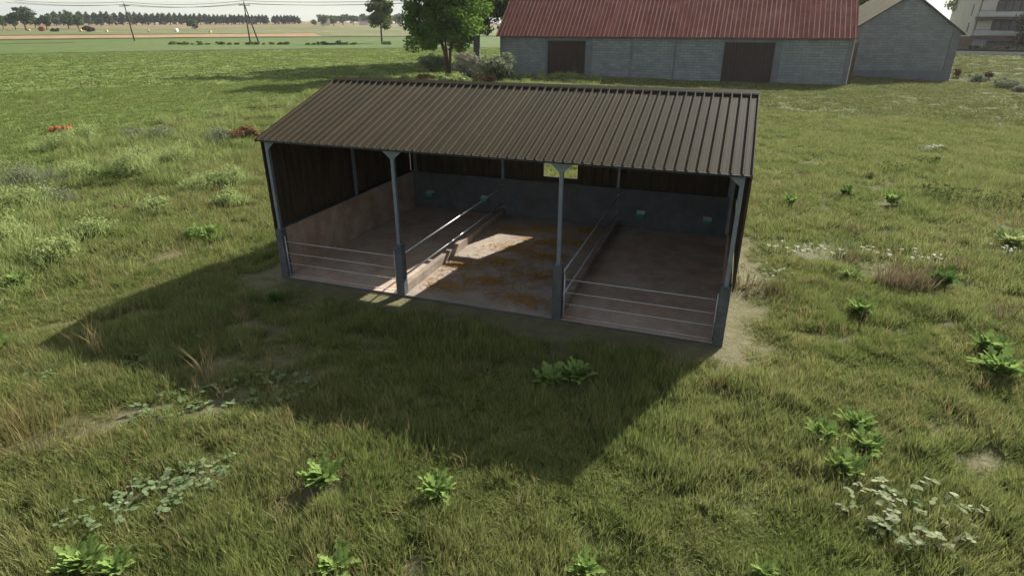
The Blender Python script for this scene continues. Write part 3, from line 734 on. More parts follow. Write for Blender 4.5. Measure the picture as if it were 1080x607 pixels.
# bushes along the ditch
g = np.random.default_rng(5)
for i, px in enumerate([182, 190, 196, 203, 212, 219, 232, 240, 249, 262, 270, 277, 285, 294, 301, 324, 330, 336, 342, 347, 351, 357, 364, 372, 406, 430, 436, 445, 452]):
    P = at(px+g.random()*2, 47.5); s = .45+.9*g.random()
    C, r3 = crown_clumps(g, 7, 0, .5*s, 1.4*s, .5*s, .6*s, .1)
    V, Fc = leaf_quads(C, r3, 40, .28, 900+i); o = np_mesh('ditch_bush', V, Fc, M['leaf_mid'], None, P)
    tag(o, 'small dark bush along the ditch across the far field', 'bush', 'bushes along the ditch')

# ------------------------------------------------------------------ far tree rows
def small_tree(seed, H, rx, cz, rz_, n, per, leaf, mat, trunk, rc):
    g = np.random.default_rng(seed); C, r3 = crown_clumps(g, n, 0, cz, rx, rz_, rc, .2)
    V, Fc = leaf_quads(C, r3, per, leaf, seed+1)
    m = MB(); m.tube([(0, 0, -2), (0, 0, cz*.6), (0, 0, cz)], [trunk, trunk*.8, trunk*.5], 4)
    # box-quads of trunk joined with the leaves (too small in the photo to tell apart)
    Vt = np.array(m.v); Ft = np.array([f_ for f_ in m.f if len(f_) == 4]); k = len(V)
    return np.concatenate([V, Vt]), np.concatenate([Fc, Ft+k]), np.concatenate([np.zeros(len(Fc)), np.ones(len(Ft))])
pop = []
for s in range(4):
    V, Fc, mi = small_tree(700+s, 20, 3.2, 10.5, 9.5, 26, 60, .9, 'leaf_far', .5, 2.6)
    # taper the poplar towards its tip
    zc = np.clip(V[:, 2]/20, 0, 1); f_ = (1.05-.75*zc**2.2); V[:, 0] *= f_*1.6; V[:, 1] *= f_*1.6
    o = np_mesh('poplar_tree', V, Fc, [M['leaf_far'], M['bark']], None, None, mi); pop.append(o)
used = set()
def put(o, P, sc, label, group, cat='tree', key=None):
    if o.name in used: o = o.copy(); col.objects.link(o)
    used.add(o.name); o.location = P; o.scale = (sc, sc, sc); o.rotation_euler = (0, 0, random.uniform(0, 6.28)); tag(o, label, cat, group); return o
xs = [60, 67.5, 73]; x_ = 78.0
while x_ < 318: xs.append(x_); x_ += 8.2-4.6*(min(x_, 260)-78)/182+random.uniform(-.5, .5)
lab = 'tall dark poplar in the long row on the horizon above the tan field'
for i, px in enumerate(xs):
    if 283 < px < 287.5: continue
    base_y = 27.6-1.6*(px-60)/250; top = np.interp(px, [60, 70, 85, 160, 230, 307], [12.5, 12.5, 12.8, 14, 16, 16.8])
    P = at(px, base_y); dd = depth(P)
    hgt = (base_y-top)/634.3*dd*1.02
    put(random.choice(pop), P, hgt/20*random.uniform(.94, 1.06), lab, 'poplars in the far row')
rnd = []
for s in range(4):
    V, Fc, mi = small_tree(800+s, 18, 8.0, 11.0, 6.2, 34, 70, 1.0, 'leaf_mid', .7, 2.8)
    rnd.append(np_mesh('field_tree', V, Fc, [M['leaf_mid'] if s % 2 else M['leaf_far'], M['bark']], None, None, mi))
for (px, by, ty, lb) in [(28, 33, 10.5, 'biggest round tree beside the stubble field, far left'), (17, 32, 17, 'small round tree left of the biggest round field tree'),
        (4, 31, 18, 'round tree at the very left edge on the horizon'), (50, 32, 17, 'round tree right of the biggest round field tree'),
        (38, 30.5, 19.5, 'small tree behind and right of the biggest round field tree'),
        (73, 31.5, 16.5, 'round tree in front of the left end of the poplar row, left of two'), (83, 31.2, 17, 'round tree in front of the poplar row, right of two'),
        (107, 29.5, 20.5, 'small lone tree in front of the poplars right of the dark red bush'),
        (203, 31, 21.5, 'small yellow green tree in front of the middle of the poplar row'), (207, 32.5, 26, 'tiny green tree beside the small yellow green one'),
        (331.5, 28, 21.5, 'small round tree at the left end of the hamlet trees'), (341, 28.5, 19, 'second tree from the left end of the hamlet trees'),
        (352, 28, 18, 'third tree from the left end of the hamlet trees'), (362, 27.5, 17.5, 'fourth tree from the left end of the hamlet trees'),
        (373, 27.5, 18, 'fifth tree from the left end of the hamlet trees'), (386, 27, 19, 'hamlet tree just left of the slim lone tree'),
        (395, 27, 20, 'hamlet tree touching the slim lone tree on its left'), (411, 28.5, 19, 'hamlet tree just right of the slim lone tree'),
        (421, 28, 16, 'taller hamlet tree right of the slim lone tree'), (431, 28, 16.5, 'hamlet tree left of the big forked tree crown')]:
    P = at(px, by); put(random.choice(rnd), P, (by-ty)/634.3*depth(P)/18*1.05, lb, 'round trees in the far fields')
for i, px in enumerate(list(np.arange(339, 455, 6.5))):
    P = at(px, 25.5); put(random.choice(rnd), P, random.uniform(.62, .85)*depth(P)/900, 'round crown in the tree belt behind the far hamlet', 'trees of the far belt')
for i, px in enumerate(list(np.arange(-6, 66, 8))):
    P = at(px, 27.5); put(random.choice(rnd), P, random.uniform(.35, .5)*depth(P)/900, 'low round tree on the horizon behind the far left trees', 'low trees at far left')

# hay bales and far bushes
M['hay'] = mottled('hay', (.42, .30, .15), (.58, .44, .25), 2, .95, .5, 12)
M['cream'] = mottled('cream_render', (.50, .48, .44), (.58, .56, .52), .5, .9, .15, 20)
for (px, py) in [(10, 33.3), (31, 33.5), (85.5, 34), (113, 34.5), (157, 34.5), (222, 35)]:
    P = at(px, py); m = MB(); r_ = 1.0
    pts = [(-.62, 0, r_), (-.6, 0, r_), (.6, 0, r_), (.62, 0, r_)]; m.tube(pts, [r_*.93, r_, r_, r_*.93], 18)
    o = m.build('hay_bale', M['hay'], None, 0, True, P); o.rotation_euler = (0, 0, random.uniform(0, 3)); tag(o, 'small round tan hay bale lying on the far fields', 'hay bale', 'hay bales on the far fields')
P = at(186.5, 34.2); m = MB(); m.tube([(-.9, 0, 1.5), (-.88, 0, 1.5), (.88, 0, 1.5), (.9, 0, 1.5)], [1.4, 1.5, 1.5, 1.4], 18)
M['wrap'] = mottled('bale_wrap', (.7, .7, .68), (.8, .8, .78), 2, .5, .2, 12)
tag(m.build('hay_bale', M['wrap'], None, 0, True, P), 'white wrapped bale on the far field right of the leaning pole', 'hay bale', 'hay bales on the far fields')
bush('orange_bush', at(45, 33.5), 3.0, 4.0, 'flower_orange', 'small orange bush on the stubble field under the far left trees', None, 14, 60, .7, 160)
bush('dark_bush', at(58.5, 34), 4.2, 2.6, 'leaf_dark', 'low dark bush on the stubble field right of the orange bush', None, 14, 60, .7, 161)
bush('dark_red_bush', at(95, 34), 5.2, 4.4, 'leaf_brown', 'dark reddish brown bush on the stubble field in front of the poplars', None, 16, 70, .7, 162)

# ------------------------------------------------------------------ utility poles and lines
def upole(px, py, h_, lean, label, aframe=False):
    P = at(px, py); t = empty('utility_pole', P, .35); tag(t, label, 'utility pole', 'poles of the overhead line')
    m = MB(); m.tube([(0, 0, -1), (0, 0, h_)], [.32, .2], 8); m.build('pole', M['pole'], t, 0, True)
    if aframe:
        m = MB(); m.tube([(3.6, 0, -1), (.15, 0, h_*.93)], [.32, .2], 8); m.build('pole', M['pole'], t, 0, True)
    m = MB(); m.box(-2.2, 2.2, -.14, .14, h_-1.4, h_-1.1); c = m.build('crossarm', M['pole'], t)
    for x in (-1.9, 0.0, 1.9):
        m = MB(); m.tube([(x, 0, h_-1.1 if x else h_), (x, 0, h_-.65 if x else h_+.45)], [.12, .08], 6); m.build('insulator', M['wire'], c)
    t.rotation_euler = (0, lean, .35); t.scale = (1, 1, 1)
    bpy.context.view_layer.update()
    return [t.matrix_world @ Vector((x, 0, h_-.65 if x else h_+.45)) for x in (-1.9, 0, 1.9)]
HP = lambda px, py, top: (py-top)/634.3*depth(at(px, py))*1.07
a = upole(142, 43.5, HP(142, 43.5, 9.5), -.05, 'single wooden utility pole leaning left in the far field, left of two')
b = upole(264, 45.5, HP(264, 45.5, 9), 0.0, 'forked double legged wooden utility pole in the far field', True)
d_ = b[1]-a[1]
ends = [[p-d_*1.15 for p in a], a, b, [p+Vector((62, 74, 2)) for p in b], [p+Vector((124, 148, 5)) for p in b]]
def span(A, B, sag):
    return [A.lerp(B, t)+Vector((0, 0, -4*sag*t*(1-t))) for t in np.linspace(0, 1, 14)]
e0 = ends[0]
for i in range(3):
    m = MB()
    L0 = Vector((e0[i].x, e0[i].y, a[i].z+2.0))
    m.tube(span(L0, a[i], 1.0)+span(a[i], b[i], 1.3)[1:], .075, 4)
    B2 = at(530, 47); B2 = Vector((B2.x, B2.y, b[i].z+2))
    m.tube(span(b[i], B2, 1.6), .075, 4)
    tag(m.build('power_line', M['black']), ['lowest black overhead wire strung between the far poles', 'middle black overhead wire over the pole tops', 'third black overhead wire strung between the far poles'][i], 'wire', 'wires of the overhead line')

# ------------------------------------------------------------------ red roofed barn
def block_mat(name, c1, c2, sc, w_=1.1, h_=.35):
    t = NT(name); p = t.pos(True); sx = t.node('ShaderNodeSeparateXYZ'); t.link(p, sx.inputs[0])
    ad = t.node('ShaderNodeMath', operation='ADD'); t.link(sx.outputs[0], ad.inputs[0]); t.link(sx.outputs[1], ad.inputs[1])
    cb = t.node('ShaderNodeCombineXYZ'); t.link(ad.outputs[0], cb.inputs[0]); t.link(sx.outputs[2], cb.inputs[1])
    br = t.node('ShaderNodeTexBrick'); br.offset = .5; t.link(cb.outputs[0], br.inputs['Vector'])
    br.inputs['Color1'].default_value = (*c1, 1); br.inputs['Color2'].default_value = (*c2, 1)
    br.inputs['Mortar'].default_value = (*[q*.78 for q in c1], 1); br.inputs['Scale'].default_value = 1
    br.inputs['Brick Width'].default_value = w_; br.inputs['Row Height'].default_value = h_; br.inputs['Mortar Size'].default_value = .03
    st = t.ramp(t.noise(p, .6, 6, .7), [(.3, (.78, .78, .78)), (.7, (1.18, 1.18, 1.16))])
    c = t.mix(br.outputs['Color'], st, 1.0, 'MULTIPLY')
    t.bump(br.outputs['Fac'], -.5, .02)
    return t.fin(c, .9, 0, .2)
M['block'] = block_mat('grey_block_wall', (.165, .185, .18), (.215, .235, .23), 1)
M['block_plain'] = mottled('grey_cement_edge', (.11, .115, .12), (.16, .165, .17), 1, .9, .3, 15)
M['pale_plain'] = mottled('pale_cement', (.35, .36, .35), (.48, .48, .46), 1, .9, .3, 15)
M['door'] = mottled('barn_door_boards', (.022, .013, .009), (.05, .031, .022), 1.2, .9, .4, 8, stretch=(3, 3, .2), obj=True)
def red_roof():
    t = NT('red_sheet_roof'); p = t.pos(True)
    c = t.ramp(t.noise(p, .45, 7, .72), [(.28, (.17, .046, .034)), (.5, (.23, .068, .048)), (.72, (.31, .125, .095))])
    c = t.mix(c, t.ramp(t.noise(p, 1.6, 4, .6, (1, .12, .12)), [(.3, (.78,)*3), (.7, (1.2,)*3)]), 1.0, 'MULTIPLY')
    return t.fin(c, .55, .15, .4)
M['redroof'] = red_roof(); M['redroof'].node_tree.nodes['Principled BSDF'].inputs['Specular IOR Level'].default_value = .1
M['redrib'] = mottled('highlighted_roof_rib', (.28, .12, .09), (.52, .38, .31), .5, .7, .1, 10, 0, .15, stretch=(1, .3, .3))  # ribs paler than the sheets: sun highlight put into their colour
M['olive_roof'] = mottled('weathered_roof', (.075, .068, .042), (.115, .104, .068), .6, .95, .3, 6, spec=.02)
bz = 0.0
byaw = TH
barn = empty('barn', (BARN[0], BARN[1], 0), byaw); tag(barn, 'long grey block barn with rusty red ribbed roof behind the shed', 'barn')
EH, RH = 5.75, 11.2; L = BLEN
m = MB(); t_ = .4
m.box(-L, 0, 0, t_, -1, EH); m.box(-L, 0, BDEP-t_, BDEP, -1, EH)
for x0 in (-L, -t_): m.prism([(x0, t_+.002, -1), (x0, BDEP-t_-.002, -1), (x0, BDEP-t_-.002, EH), (x0, BDEP/2, RH-.3), (x0, t_+.002, EH)], (t_, 0, 0))
m.build('wall', M['block'], barn)
for x, hw in ((-L+.3, .28), (-41.75, .2), (-35.2, .42), (-28.86, .13), (-22.64, .13), (-8.95, .42), (-.3, .28)):
    m = MB(); m.box(x-hw, x+hw, -.10, -.002, -1, EH-.1); m.build('pilaster', M['block_plain'], barn)
m = MB(); m.box(-.06+.062, .14, 0.02, .9, -1, EH-.1); m.build('corner_render', M['pale_plain'], barn)
def barn_door(xa, xb):
    m = MB(); n = max(6, int((xb-xa)/.45)); st = (xb-xa)/n
    for i in range(n): m.box(xa+i*st+.01, xa+(i+1)*st-.01, -.16 if i % 2 else -.145, -.105, -.2, 5.35)
    d = m.build('door', M['door'], barn); m = MB(); m.box(xa-.2, xb+.2, -.2, -.17, 5.2, 5.42); m.build('door_track', M['block_plain'], d)
barn_door(-41.5, -35.7); barn_door(-16.0, -9.45)
# ribbed red roof with raised seams
rs = (RH-EH)/(BDEP/2+.5)
m = MB(); y0 = -.5; nz = .05
for (ya, za, yb, zb) in ((-.6, EH-.02, BDEP/2, RH), (BDEP+.6, EH-.02, BDEP/2, RH)):
    m.prism([(-L-.5, ya, za), (-L-.5, yb, zb), (-L-.5, yb, zb+.08), (-L-.5, ya, za+.08)], (L+.72, 0, 0))
br_ = m.build('roof', M['redroof'], barn)
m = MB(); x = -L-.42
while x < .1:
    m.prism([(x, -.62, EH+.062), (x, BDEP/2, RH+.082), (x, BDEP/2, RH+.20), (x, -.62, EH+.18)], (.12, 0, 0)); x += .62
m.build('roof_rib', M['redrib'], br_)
m = MB(); m.prism([(-L-.5, BDEP/2-.4, RH-.08), (-L-.5, BDEP/2, RH+.28), (-L-.5, BDEP/2+.4, RH-.08)], (L+.72, 0, 0)); m.build('ridge_cap', M['redroof'], br_)
# lean brown fence panel closing the gap between barn and outbuilding
P = at(894.5, 80); g_ = empty('plank_gate', (45.05, 86.1, 0), TH); tag(g_, 'dark red brown plank gate in the gap between the two barns', 'gate')
m = MB()
for i in range(3): m.box(i*.3+.008, (i+1)*.3-.008, 0, .05, 0.05, 5.2+.03*(i % 3))
m.build('board_panel', mottled('red_brown_planks', (.09, .045, .03), (.15, .075, .05), 2, .9, .3, 10), g_)
m = MB(); m.box(0, .9, .052, .12, .6, .8); m.box(0, .9, .052, .12, 3.8, 4.0); m.build('crossbar', M['pole'], g_)

# ------------------------------------------------------------------ gabled outbuilding
ob = empty('outbuilding', (OUT[0], OUT[1], 0), OYAW); tag(ob, 'gabled grey block outbuilding with weathered olive roof right of the barn', 'outbuilding')
OE, OR = 6.45, 11.55; cx_ = OWID*.51
m = MB(); m.prism([(0, 0, -1), (OWID, 0, -1), (OWID, 0, OE-.05), (cx_, 0, OR-.12), (0, 0, OE-.05)], (0, .4, 0))
m.prism([(0, ODEP-.4, -1), (OWID, ODEP-.4, -1), (OWID, ODEP-.4, OE-.05), (cx_, ODEP-.4, OR-.12), (0, ODEP-.4, OE-.05)], (0, .4, 0))
m.box(0, .4, .402, ODEP-.402, -1, OE-.2); m.box(OWID-.4, OWID, .402, ODEP-.402, -1, OE-.2); m.build('wall', M['block'], ob)
m = MB(); m.box(-.05, 1.0, -.12, -.003, .98, OE); m.box(OWID-1.0, OWID+.05, -.12, -.003, .98, OE); m.build('corner_pilaster', M['block_plain'], ob)
m = MB(); m.box(-.08, OWID+.08, -.15, -.003, -1, .97); m.build('plinth', M['block_plain'], ob)
m = MB(); m.box(-.12, -.003, -.1, ODEP, -1, OE-.3); m.build('side_render', M['pale_plain'], ob)
m = MB()
for (xa, za, xb, zb) in ((-.55, OE-.45, cx_, OR), (OWID+.55, OE-.45, cx_, OR)):
    m.prism([(xa, -.35, za), (xb, -.35, zb), (xb, -.35, zb+.16), (xa, -.35, za+.16)], (0, ODEP+.7, 0))
rf = m.build('roof', M['olive_roof'], ob)
m = MB()
for (xa, za, xb, zb) in ((-.6, OE-.50, cx_, OR-.02), (OWID+.6, OE-.50, cx_, OR-.02)):
    m.prism([(xa, -.40, za), (xb, -.40, zb), (xb, -.40, zb+.22), (xa, -.40, za+.22)], (0, .045, 0))
m.build('bargeboard', M['pole'], rf)

# ------------------------------------------------------------------ balcony house
hb = at(1020, 51.5); HY = R(-24)
M['render'] = mottled('cream_wall', (.50, .46, .40), (.60, .56, .50), .4, .9, .15, 12)
M['lilac'] = mottled('lilac_wall', (.42, .37, .50), (.50, .45, .58), .4, .9, .15, 12)
M['fascia'] = mottled('brown_fascia', (.09, .05, .035), (.15, .09, .06), 1, .8, .2, 12)
M['glass'] = mottled('window_glass', (.07, .068, .062), (.15, .14, .125), .5, .4, 0, spec=.15)
M['frame'] = mottled('brown_window_frame', (.05, .033, .025), (.075, .05, .04), 1, .8, .1, spec=.05)
M['railing'] = mottled('pale_railing', (.42, .42, .38), (.5, .5, .46), 1, .7, .1)
house = empty('balcony_house', (hb.x, hb.y, hb.z-1.0), HY); tag(house, 'cream three storey house with brown balconies and wide windows at right', 'house')
SH = 3.6
m = MB(); m.box(0, 24, 0, 27, -1, 3*SH+1); m.build('wall', M['render'], house)
m = MB(); m.box(.02, 23.9, -.04, -.003, -1, SH-.55); m.build('lilac_ground_floor', M['lilac'], house)
for k in (1, 2):
    z = k*SH; m = MB(); m.box(-.1, 23, -1.9, -.003, z-.42, z); s = m.build('balcony', M['fascia'], house)
    m = MB(); m.box(0.0, 22.9, -1.88, -1.82, z+.12, z+1.0)
    for i in range(13): m.box(i*1.9, i*1.9+.08, -1.93, -1.883, z+.003, z+1.1)
    m.build('balcony_railing', M['railing'], s)
    m = MB(); m.box(-.12, 23, -1.95, -1.80, z+1.102, z+1.2); m.build('handrail', M['fascia'], s)
m = MB(); m.box(-.06, .14, -1.8, -1.6, 0, 3*SH); m.build('downpipe', M['fascia'], house)
def house_window(x, z, w_, h_, n, side=False):
    m = MB(); q = w_/n; t__ = .19
    if side:
        m.box(-.08, -.003, x, x+w_, z, z+h_); fr = m.build('window', M['frame'], house)
        m = MB(); m.box(-.10, -.083, x+.1, x+w_-.1, z+.1, z+h_-.1); m.build('pane', M['glass'], fr); return
    m.box(x, x+w_, -.10, -.045, z, z+t__); m.box(x, x+w_, -.10, -.045, z+h_-t__, z+h_)
    for i in range(n+1): m.box(x+i*q-(t__/2), x+i*q+t__/2, -.11, -.045, z+t__, z+h_-t__)
    fr = m.build('window', M['frame'], house)
    m = MB(); m.box(x, x+w_, -.062, -.05, z+t__, z+h_-t__); m.build('pane', M['glass'], fr)
house_window(3.2, .7, 6.6, 1.9, 5); house_window(3.2, SH+.9, 6.0, 2.3, 4); house_window(3.2, 2*SH+.9, 6.6, 2.3, 5)
house_window(13, .7, 5, 1.9, 4); house_window(13, SH+.9, 5, 2.3, 4); house_window(13, 2*SH+.9, 5, 2.3, 4)
house_window(4.3, SH+.6, .9, 1.9, 1, True); house_window(4.3, 2*SH+.3, .9, 2.2, 1, True)
m = MB(); m.prism([(-.6, -2.2, 3*SH+1), (-.6, 27.6, 3*SH+1), (-.6, 13.5, 3*SH+4.2)], (25.2, 0, 0)); m.build('roof', M['fascia'], house)
# garden wall, brown gate block, hedge and dark tree in front of the house
P = at(1000, 57); Q = at(1110, 58)
gw = empty('garden_wall', P, math.atan2(Q.y-P.y, Q.x-P.x)); tag(gw, 'low grey wall with dark coping running in front of the balcony house', 'wall')
m = MB(); m.box(0, 60, 0, .35, -1, .55); m.build('wall_base', M['pale_plain'], gw)
m = MB(); m.box(-.1, 60, .05, .30, .552, .95); m.build('coping', M['frame'], gw)
dv = (Q-P).normalized(); nv = Vector((-dv.y, dv.x, 0))
for i in range(7):
    c = P+dv*(4+i*4.0)+nv*2.0; c.z = float(terrain(c.x, c.y))
    bush('hedge_bush', c, 2.6, 1.5, 'leaf_brown' if i % 2 else 'leaf_dark', ['%s bush of the hedge before the balcony house, %s' % ('brown' if i % 2 else 'dark green', q_) for q_ in
         ('first from the left', 'second from the left', 'third from the left', 'fourth from the left', 'fifth from the left', 'sixth from the left', 'last at right')][i], 'hedge before the balcony house', 18, 80, .17, 170+i)
c = at(1012, 54); m = MB()
for i in range(8): m.box(-1.2+i*.36, -1.2+(i+1)*.36-.03, -.05, .05, 0, 2.7)
t = empty('plank_fence', c, HY); tag(t, 'short dark red plank fence beside the balcony house left corner', 'fence')
m.build('board_panel', M['fascia'], t); m = MB(); m.box(-1.3, 1.8, .055, .12, 1.9, 2.05); m.build('crossbar', M['pole'], t)
c = at(1088, 54); tree('yew_tree', c, 8, 3.6, 3.4, 3.2, 'leaf_brown', 'dark brown green tree in front of the balcony house at the right edge', 'tree', None, 60, 160, .22, 1.2, .3, 1, 'bark', 180, 8)
# grey house behind, seen between the outbuilding and the balcony house
c = Vector((132, 168, 2.6)); t = empty('grey_house', c, HY); tag(t, 'grey house glimpsed behind the right roof slope of the outbuilding', 'house')
m = MB(); m.box(-5, 5, 0, 8, -1, 9); m.build('wall', M['block_plain'], t)
m = MB(); m.prism([(-5.5, -.5, 9), (-5.5, 8.5, 9), (-5.5, 4, 12)], (11, 0, 0)); m.build('roof', M['wallgrey'], t)
for (px, lb) in ((343, 'tiny pale farmhouse among the far hamlet trees, left of two'), (384, 'tiny pale farmhouse among the far hamlet trees, right of two')):
    P = at(px, 27); t = empty('farmhouse', P, .3); tag(t, lb, 'house', 'far farmhouses')
    m = MB(); m.box(-6, 6, -4, 4, -1, 4.5); m.build('wall', M['cream'], t)
    m = MB(); m.prism([(-6.5, -4.6, 4.4), (-6.5, 4.6, 4.4), (-6.5, 0, 8)], (13, 0, 0)); m.build('roof', M['wallbrown'], t)

# ------------------------------------------------------------------ plants one can point at
def leafy_plant(P, s, nl, mat, label, seed, group='broad leaved plants in the meadow'):
    g = random.Random(seed); V = []; Fc = []
    for k in range(nl):
        a = 6.283*k/nl*1.618*3+g.uniform(-.3, .3); L_ = s*g.uniform(.45, 1.0); el = g.uniform(.45, 1.35); wd = L_*g.uniform(.10, .16)
        n = 8; b = len(V); ox, oy = g.uniform(-.22, .22)*s, g.uniform(-.22, .22)*s
        for i in range(n+1):
            t = i/n; bend = el-1.15*t*t; r_ = L_*t*math.cos(el*.6)*.75; z = .10+L_*(math.sin(el)*t*1.15-.36*t*t*(1.25-el*.3))
            wq = wd*1.15*math.sin(math.pi*min(1, .10+t*.9))**.6*(1.1 if i % 2 else .42)*(t < 1 or .05)
            cxp, cyp = ox+r_*math.cos(a), oy+r_*math.sin(a); px_, py_ = -math.sin(a)*wq, math.cos(a)*wq
            V += [(cxp-px_, cyp-py_, z+wq*.35), (cxp, cyp, z), (cxp+px_, cyp+py_, z+wq*.35)]
        for i in range(n):
            o = b+i*3; Fc += [(o, o+1, o+4, o+3), (o+1, o+2, o+5, o+4)]
    o = np_mesh('leafy_plant', np.array(V), np.array(Fc), M[mat], None, (P.x, P.y, P.z))
    tag(o, label, 'plant', group); return o
pl = [((340,514),.62,20,'fern','bright green broad leaved plant, left of the two below the shed shadow'),
      ((463,527),.50,14,'fern','bright broad leaved plant just under the lower tip side of the shed shadow'),
      ((356,606),.50,12,'fern','broad leaved plant at the bottom edge left of the middle'),
      ((614,608),.42,10,'fern','small broad leaved plant at the bottom edge right of the middle'),
      ((92,604),.60,20,'fern','large broad leaved plant at the bottom left'),
      ((124,607),.45,12,'fern','smaller broad leaved plant beside the large one at bottom left'),
      ((804,610),.35,8,'fern','low broad leaved plant cut by the bottom edge at right'),
      ((866,466),.55,20,'fern','leftmost plant of the bright cluster right of the shed'),
      ((903,458),.62,22,'fern','back plant of the bright cluster right of the shed'),
      ((910,482),.60,20,'fern','right plant of the bright cluster right of the shed'),
      ((888,502),.62,24,'fern','front plant of the bright cluster right of the shed'),
      ((905,334),.62,16,'fern','single bright plant in the grass right of the shed front post'),
      ((1041,375),.70,20,'fern','upper of two bright plants near the right edge'),
      ((1050,398),.80,22,'fern','lower of two bright plants near the right edge'),
      ((992,302),.75,20,'fern_dark','dark green plant right of the brown grass tuft'),
      ((897,296),.60,14,'fern','bright plant left of the brown grass tuft'),
      ((580,408),.60,18,'fern','left plant of the pair inside the shed shadow'),
      ((608,402),.65,20,'fern','right plant of the pair inside the shed shadow'),
      ((4,375),.60,16,'fern','bright plant at the left edge level with the shed shadow'),
      ((22,300),.60,14,'fern','bright plant near the left edge above the shed shadow'),
      ((293,322),.50,14,'fern_dark','shaded plant just below the left shed pier'),
      ((1063,262),.85,18,'leaf_pale','pale plant at the right edge below the dark weeds'),
      ((940,217),.8,16,'fern','green plant beside the pale bare patch behind at right'),
      ((833,217),.7,12,'fern','small green plant right of the shed roof corner'),
      ((892,208),.7,14,'fern_dark','low green plant left of the pale bare patch')]
for i, (q, s, nl, mt, lb) in enumerate(pl): leafy_plant(at(*q), s*.92, nl*3+14, mt, lb, 300+i)
def patch(name, P, rx, ry, n, size, mat, label, seed, cat='plants', h_=(.1, .3), yaw=0, group=None):
    """patch of small three-part leaves on thin stems; one rooted mat"""
    g = np.random.default_rng(seed); V = []; Fc = []
    for k in range(n):
        a = g.random()*6.283; rr = math.sqrt(g.random()); x = rx*rr*math.cos(a); y = ry*rr*math.sin(a)
        x, y = x*math.cos(yaw)-y*math.sin(yaw), x*math.sin(yaw)+y*math.cos(yaw)
        z = float(terrain(P.x+x, P.y+y))-P.z+h_[0]+(h_[1]-h_[0])*g.random()
        for q in range(g.integers(2, 5)):
            b = g.random()*6.283; s = size*(.6+.7*g.random()); cxp, cyp = x+math.cos(b)*s*.9, y+math.sin(b)*s*.9
            t = np.array([math.cos(b), math.sin(b), .25*g.normal()])*s; w_ = np.array([-math.sin(b), math.cos(b), .2*g.normal()])*s*.62
            c = np.array([cxp, cyp, z]); o = len(V)
            V += [c-t, c-t*.3+w_, c+t*.5+w_*.8, c+t, c+t*.5-w_*.8, c-t*.3-w_]; Fc += [(o, o+1, o+2, o+3), (o, o+3, o+4, o+5)]
        o = len(V); zz = z-.35; e = .006
        V += [np.array([x-e, y, zz]), np.array([x+e, y, zz]), np.array([x+e, y, z]), np.array([x-e, y, z])]; Fc.append((o, o+1, o+2, o+3))
    o = np_mesh(name, np.array(V), np.array(Fc), M[mat], None, (P.x, P.y, P.z)); tag(o, label, cat, group, 'stuff'); return o
patch('clover_patch', at(958, 555), 1.15, .85, 55, .062, 'clover', 'patch of whitish round leaves in the grass at bottom right', 401, h_=(.22, .38))
patch('clover_patch', at(962, 560), .95, .75, 40, .05, 'ivy', 'green leaves mixed low under the whitish leaves at bottom right', 402, h_=(.12, .25))
patch('white_flower_patch', at(850, 273), 1.3, .5, 26, .05, 'white', 'strip of white flowers right of the shed, left of three', 403, 'flowers', (.3, .45), -.3)
patch('white_flower_patch', at(948, 278), 1.6, .55, 24, .05, 'white', 'strip of white flowers behind the brown grass tuft', 404, 'flowers', (.3, .45), -.3)
patch('white_flower_patch', at(1066, 273), .9, .45, 14, .05, 'white', 'white flowers at the right edge of the meadow', 405, 'flowers', (.3, .45))
patch('white_flower_patch', at(977, 160), 1.0, .5, 14, .09, 'white', 'small white flower patch far out in the meadow at right', 406, 'flowers', (.3, .45))
patch('pale_leaf_patch', at(798, 300), 1.0, .7, 34, .06, 'clover', 'pale leaved weeds beside the shed right wall', 407, 'plants', (.35, .6))
patch('ground_ivy_patch', at(245, 420), 1.9, .8, 110, .06, 'ivy', 'creeping ivy leaves at the lower left of the shed shadow', 408, 'plants', (.06, .2), .35)
patch('ground_ivy_patch', at(120, 388), 1.9, .5, 80, .06, 'ivy', 'creeping ivy leaves under the left tip of the shed shadow', 409, 'plants', (.06, .2), .3)
patch('ground_ivy_patch', at(185, 365), .9, .5, 40, .06, 'ivy', 'creeping ivy leaves inside the left part of the shed shadow', 410, 'plants', (.06, .2), .3)
patch('ground_ivy_patch', at(195, 515), 1.2, .5, 55, .055, 'ivy', 'creeping ivy leaves on the bare strip at bottom left', 411, 'plants', (.1, .25), .4)
patch('ground_ivy_patch', at(150, 540), 1.2, .5, 45, .055, 'ivy', 'creeping leaves above the large broad leaved plant at bottom left', 412, 'plants', (.15, .28), .4)
patch('dark_weed_patch', at(1035, 218), 2.4, .8, 110, .07, 'leaf_dark', 'long patch of dark leafy weeds at the right edge of the meadow', 413, 'weeds', (.3, .7), -.2)
patch('dark_weed_patch', at(990, 208), 1.0, .4, 36, .07, 'leaf_dark', 'short patch of dark weeds left of the long dark patch', 414, 'weeds', (.3, .6))
patch('dark_weed_patch', at(978, 178), .8, .3, 26, .08, 'leaf_dark', 'small far patch of dark weeds below the farthest white flowers', 415, 'weeds', (.3, .7))
patch('dark_weed_patch', at(938, 183), .8, .3, 24, .07, 'leaf_dark', 'small dark weeds on the bare spot behind at right', 416, 'weeds', (.3, .6))
patch('dark_weed_patch', at(125, 194), 1.7, .4, 80, .09, 'leaf_dark', 'dark low weeds in the field margin at left', 417, 'weeds', (.4, .8))
def tuft(P, n, r_, h0, h1, mat, label, seed, wd=.012):
    V, Fc = blades(n, r_, h0, h1, wd, .35, seed); o = np_mesh('grass_tuft', V, Fc, M[mat], None, (P.x, P.y, P.z)); tag(o, label, 'grass tuft', 'tall dry grass tufts')
M['dry_olive'] = leafy('dry_olive_stalks', (.14, .15, .055), (.24, .20, .085), (.36, .27, .13), 1, .3, .8)
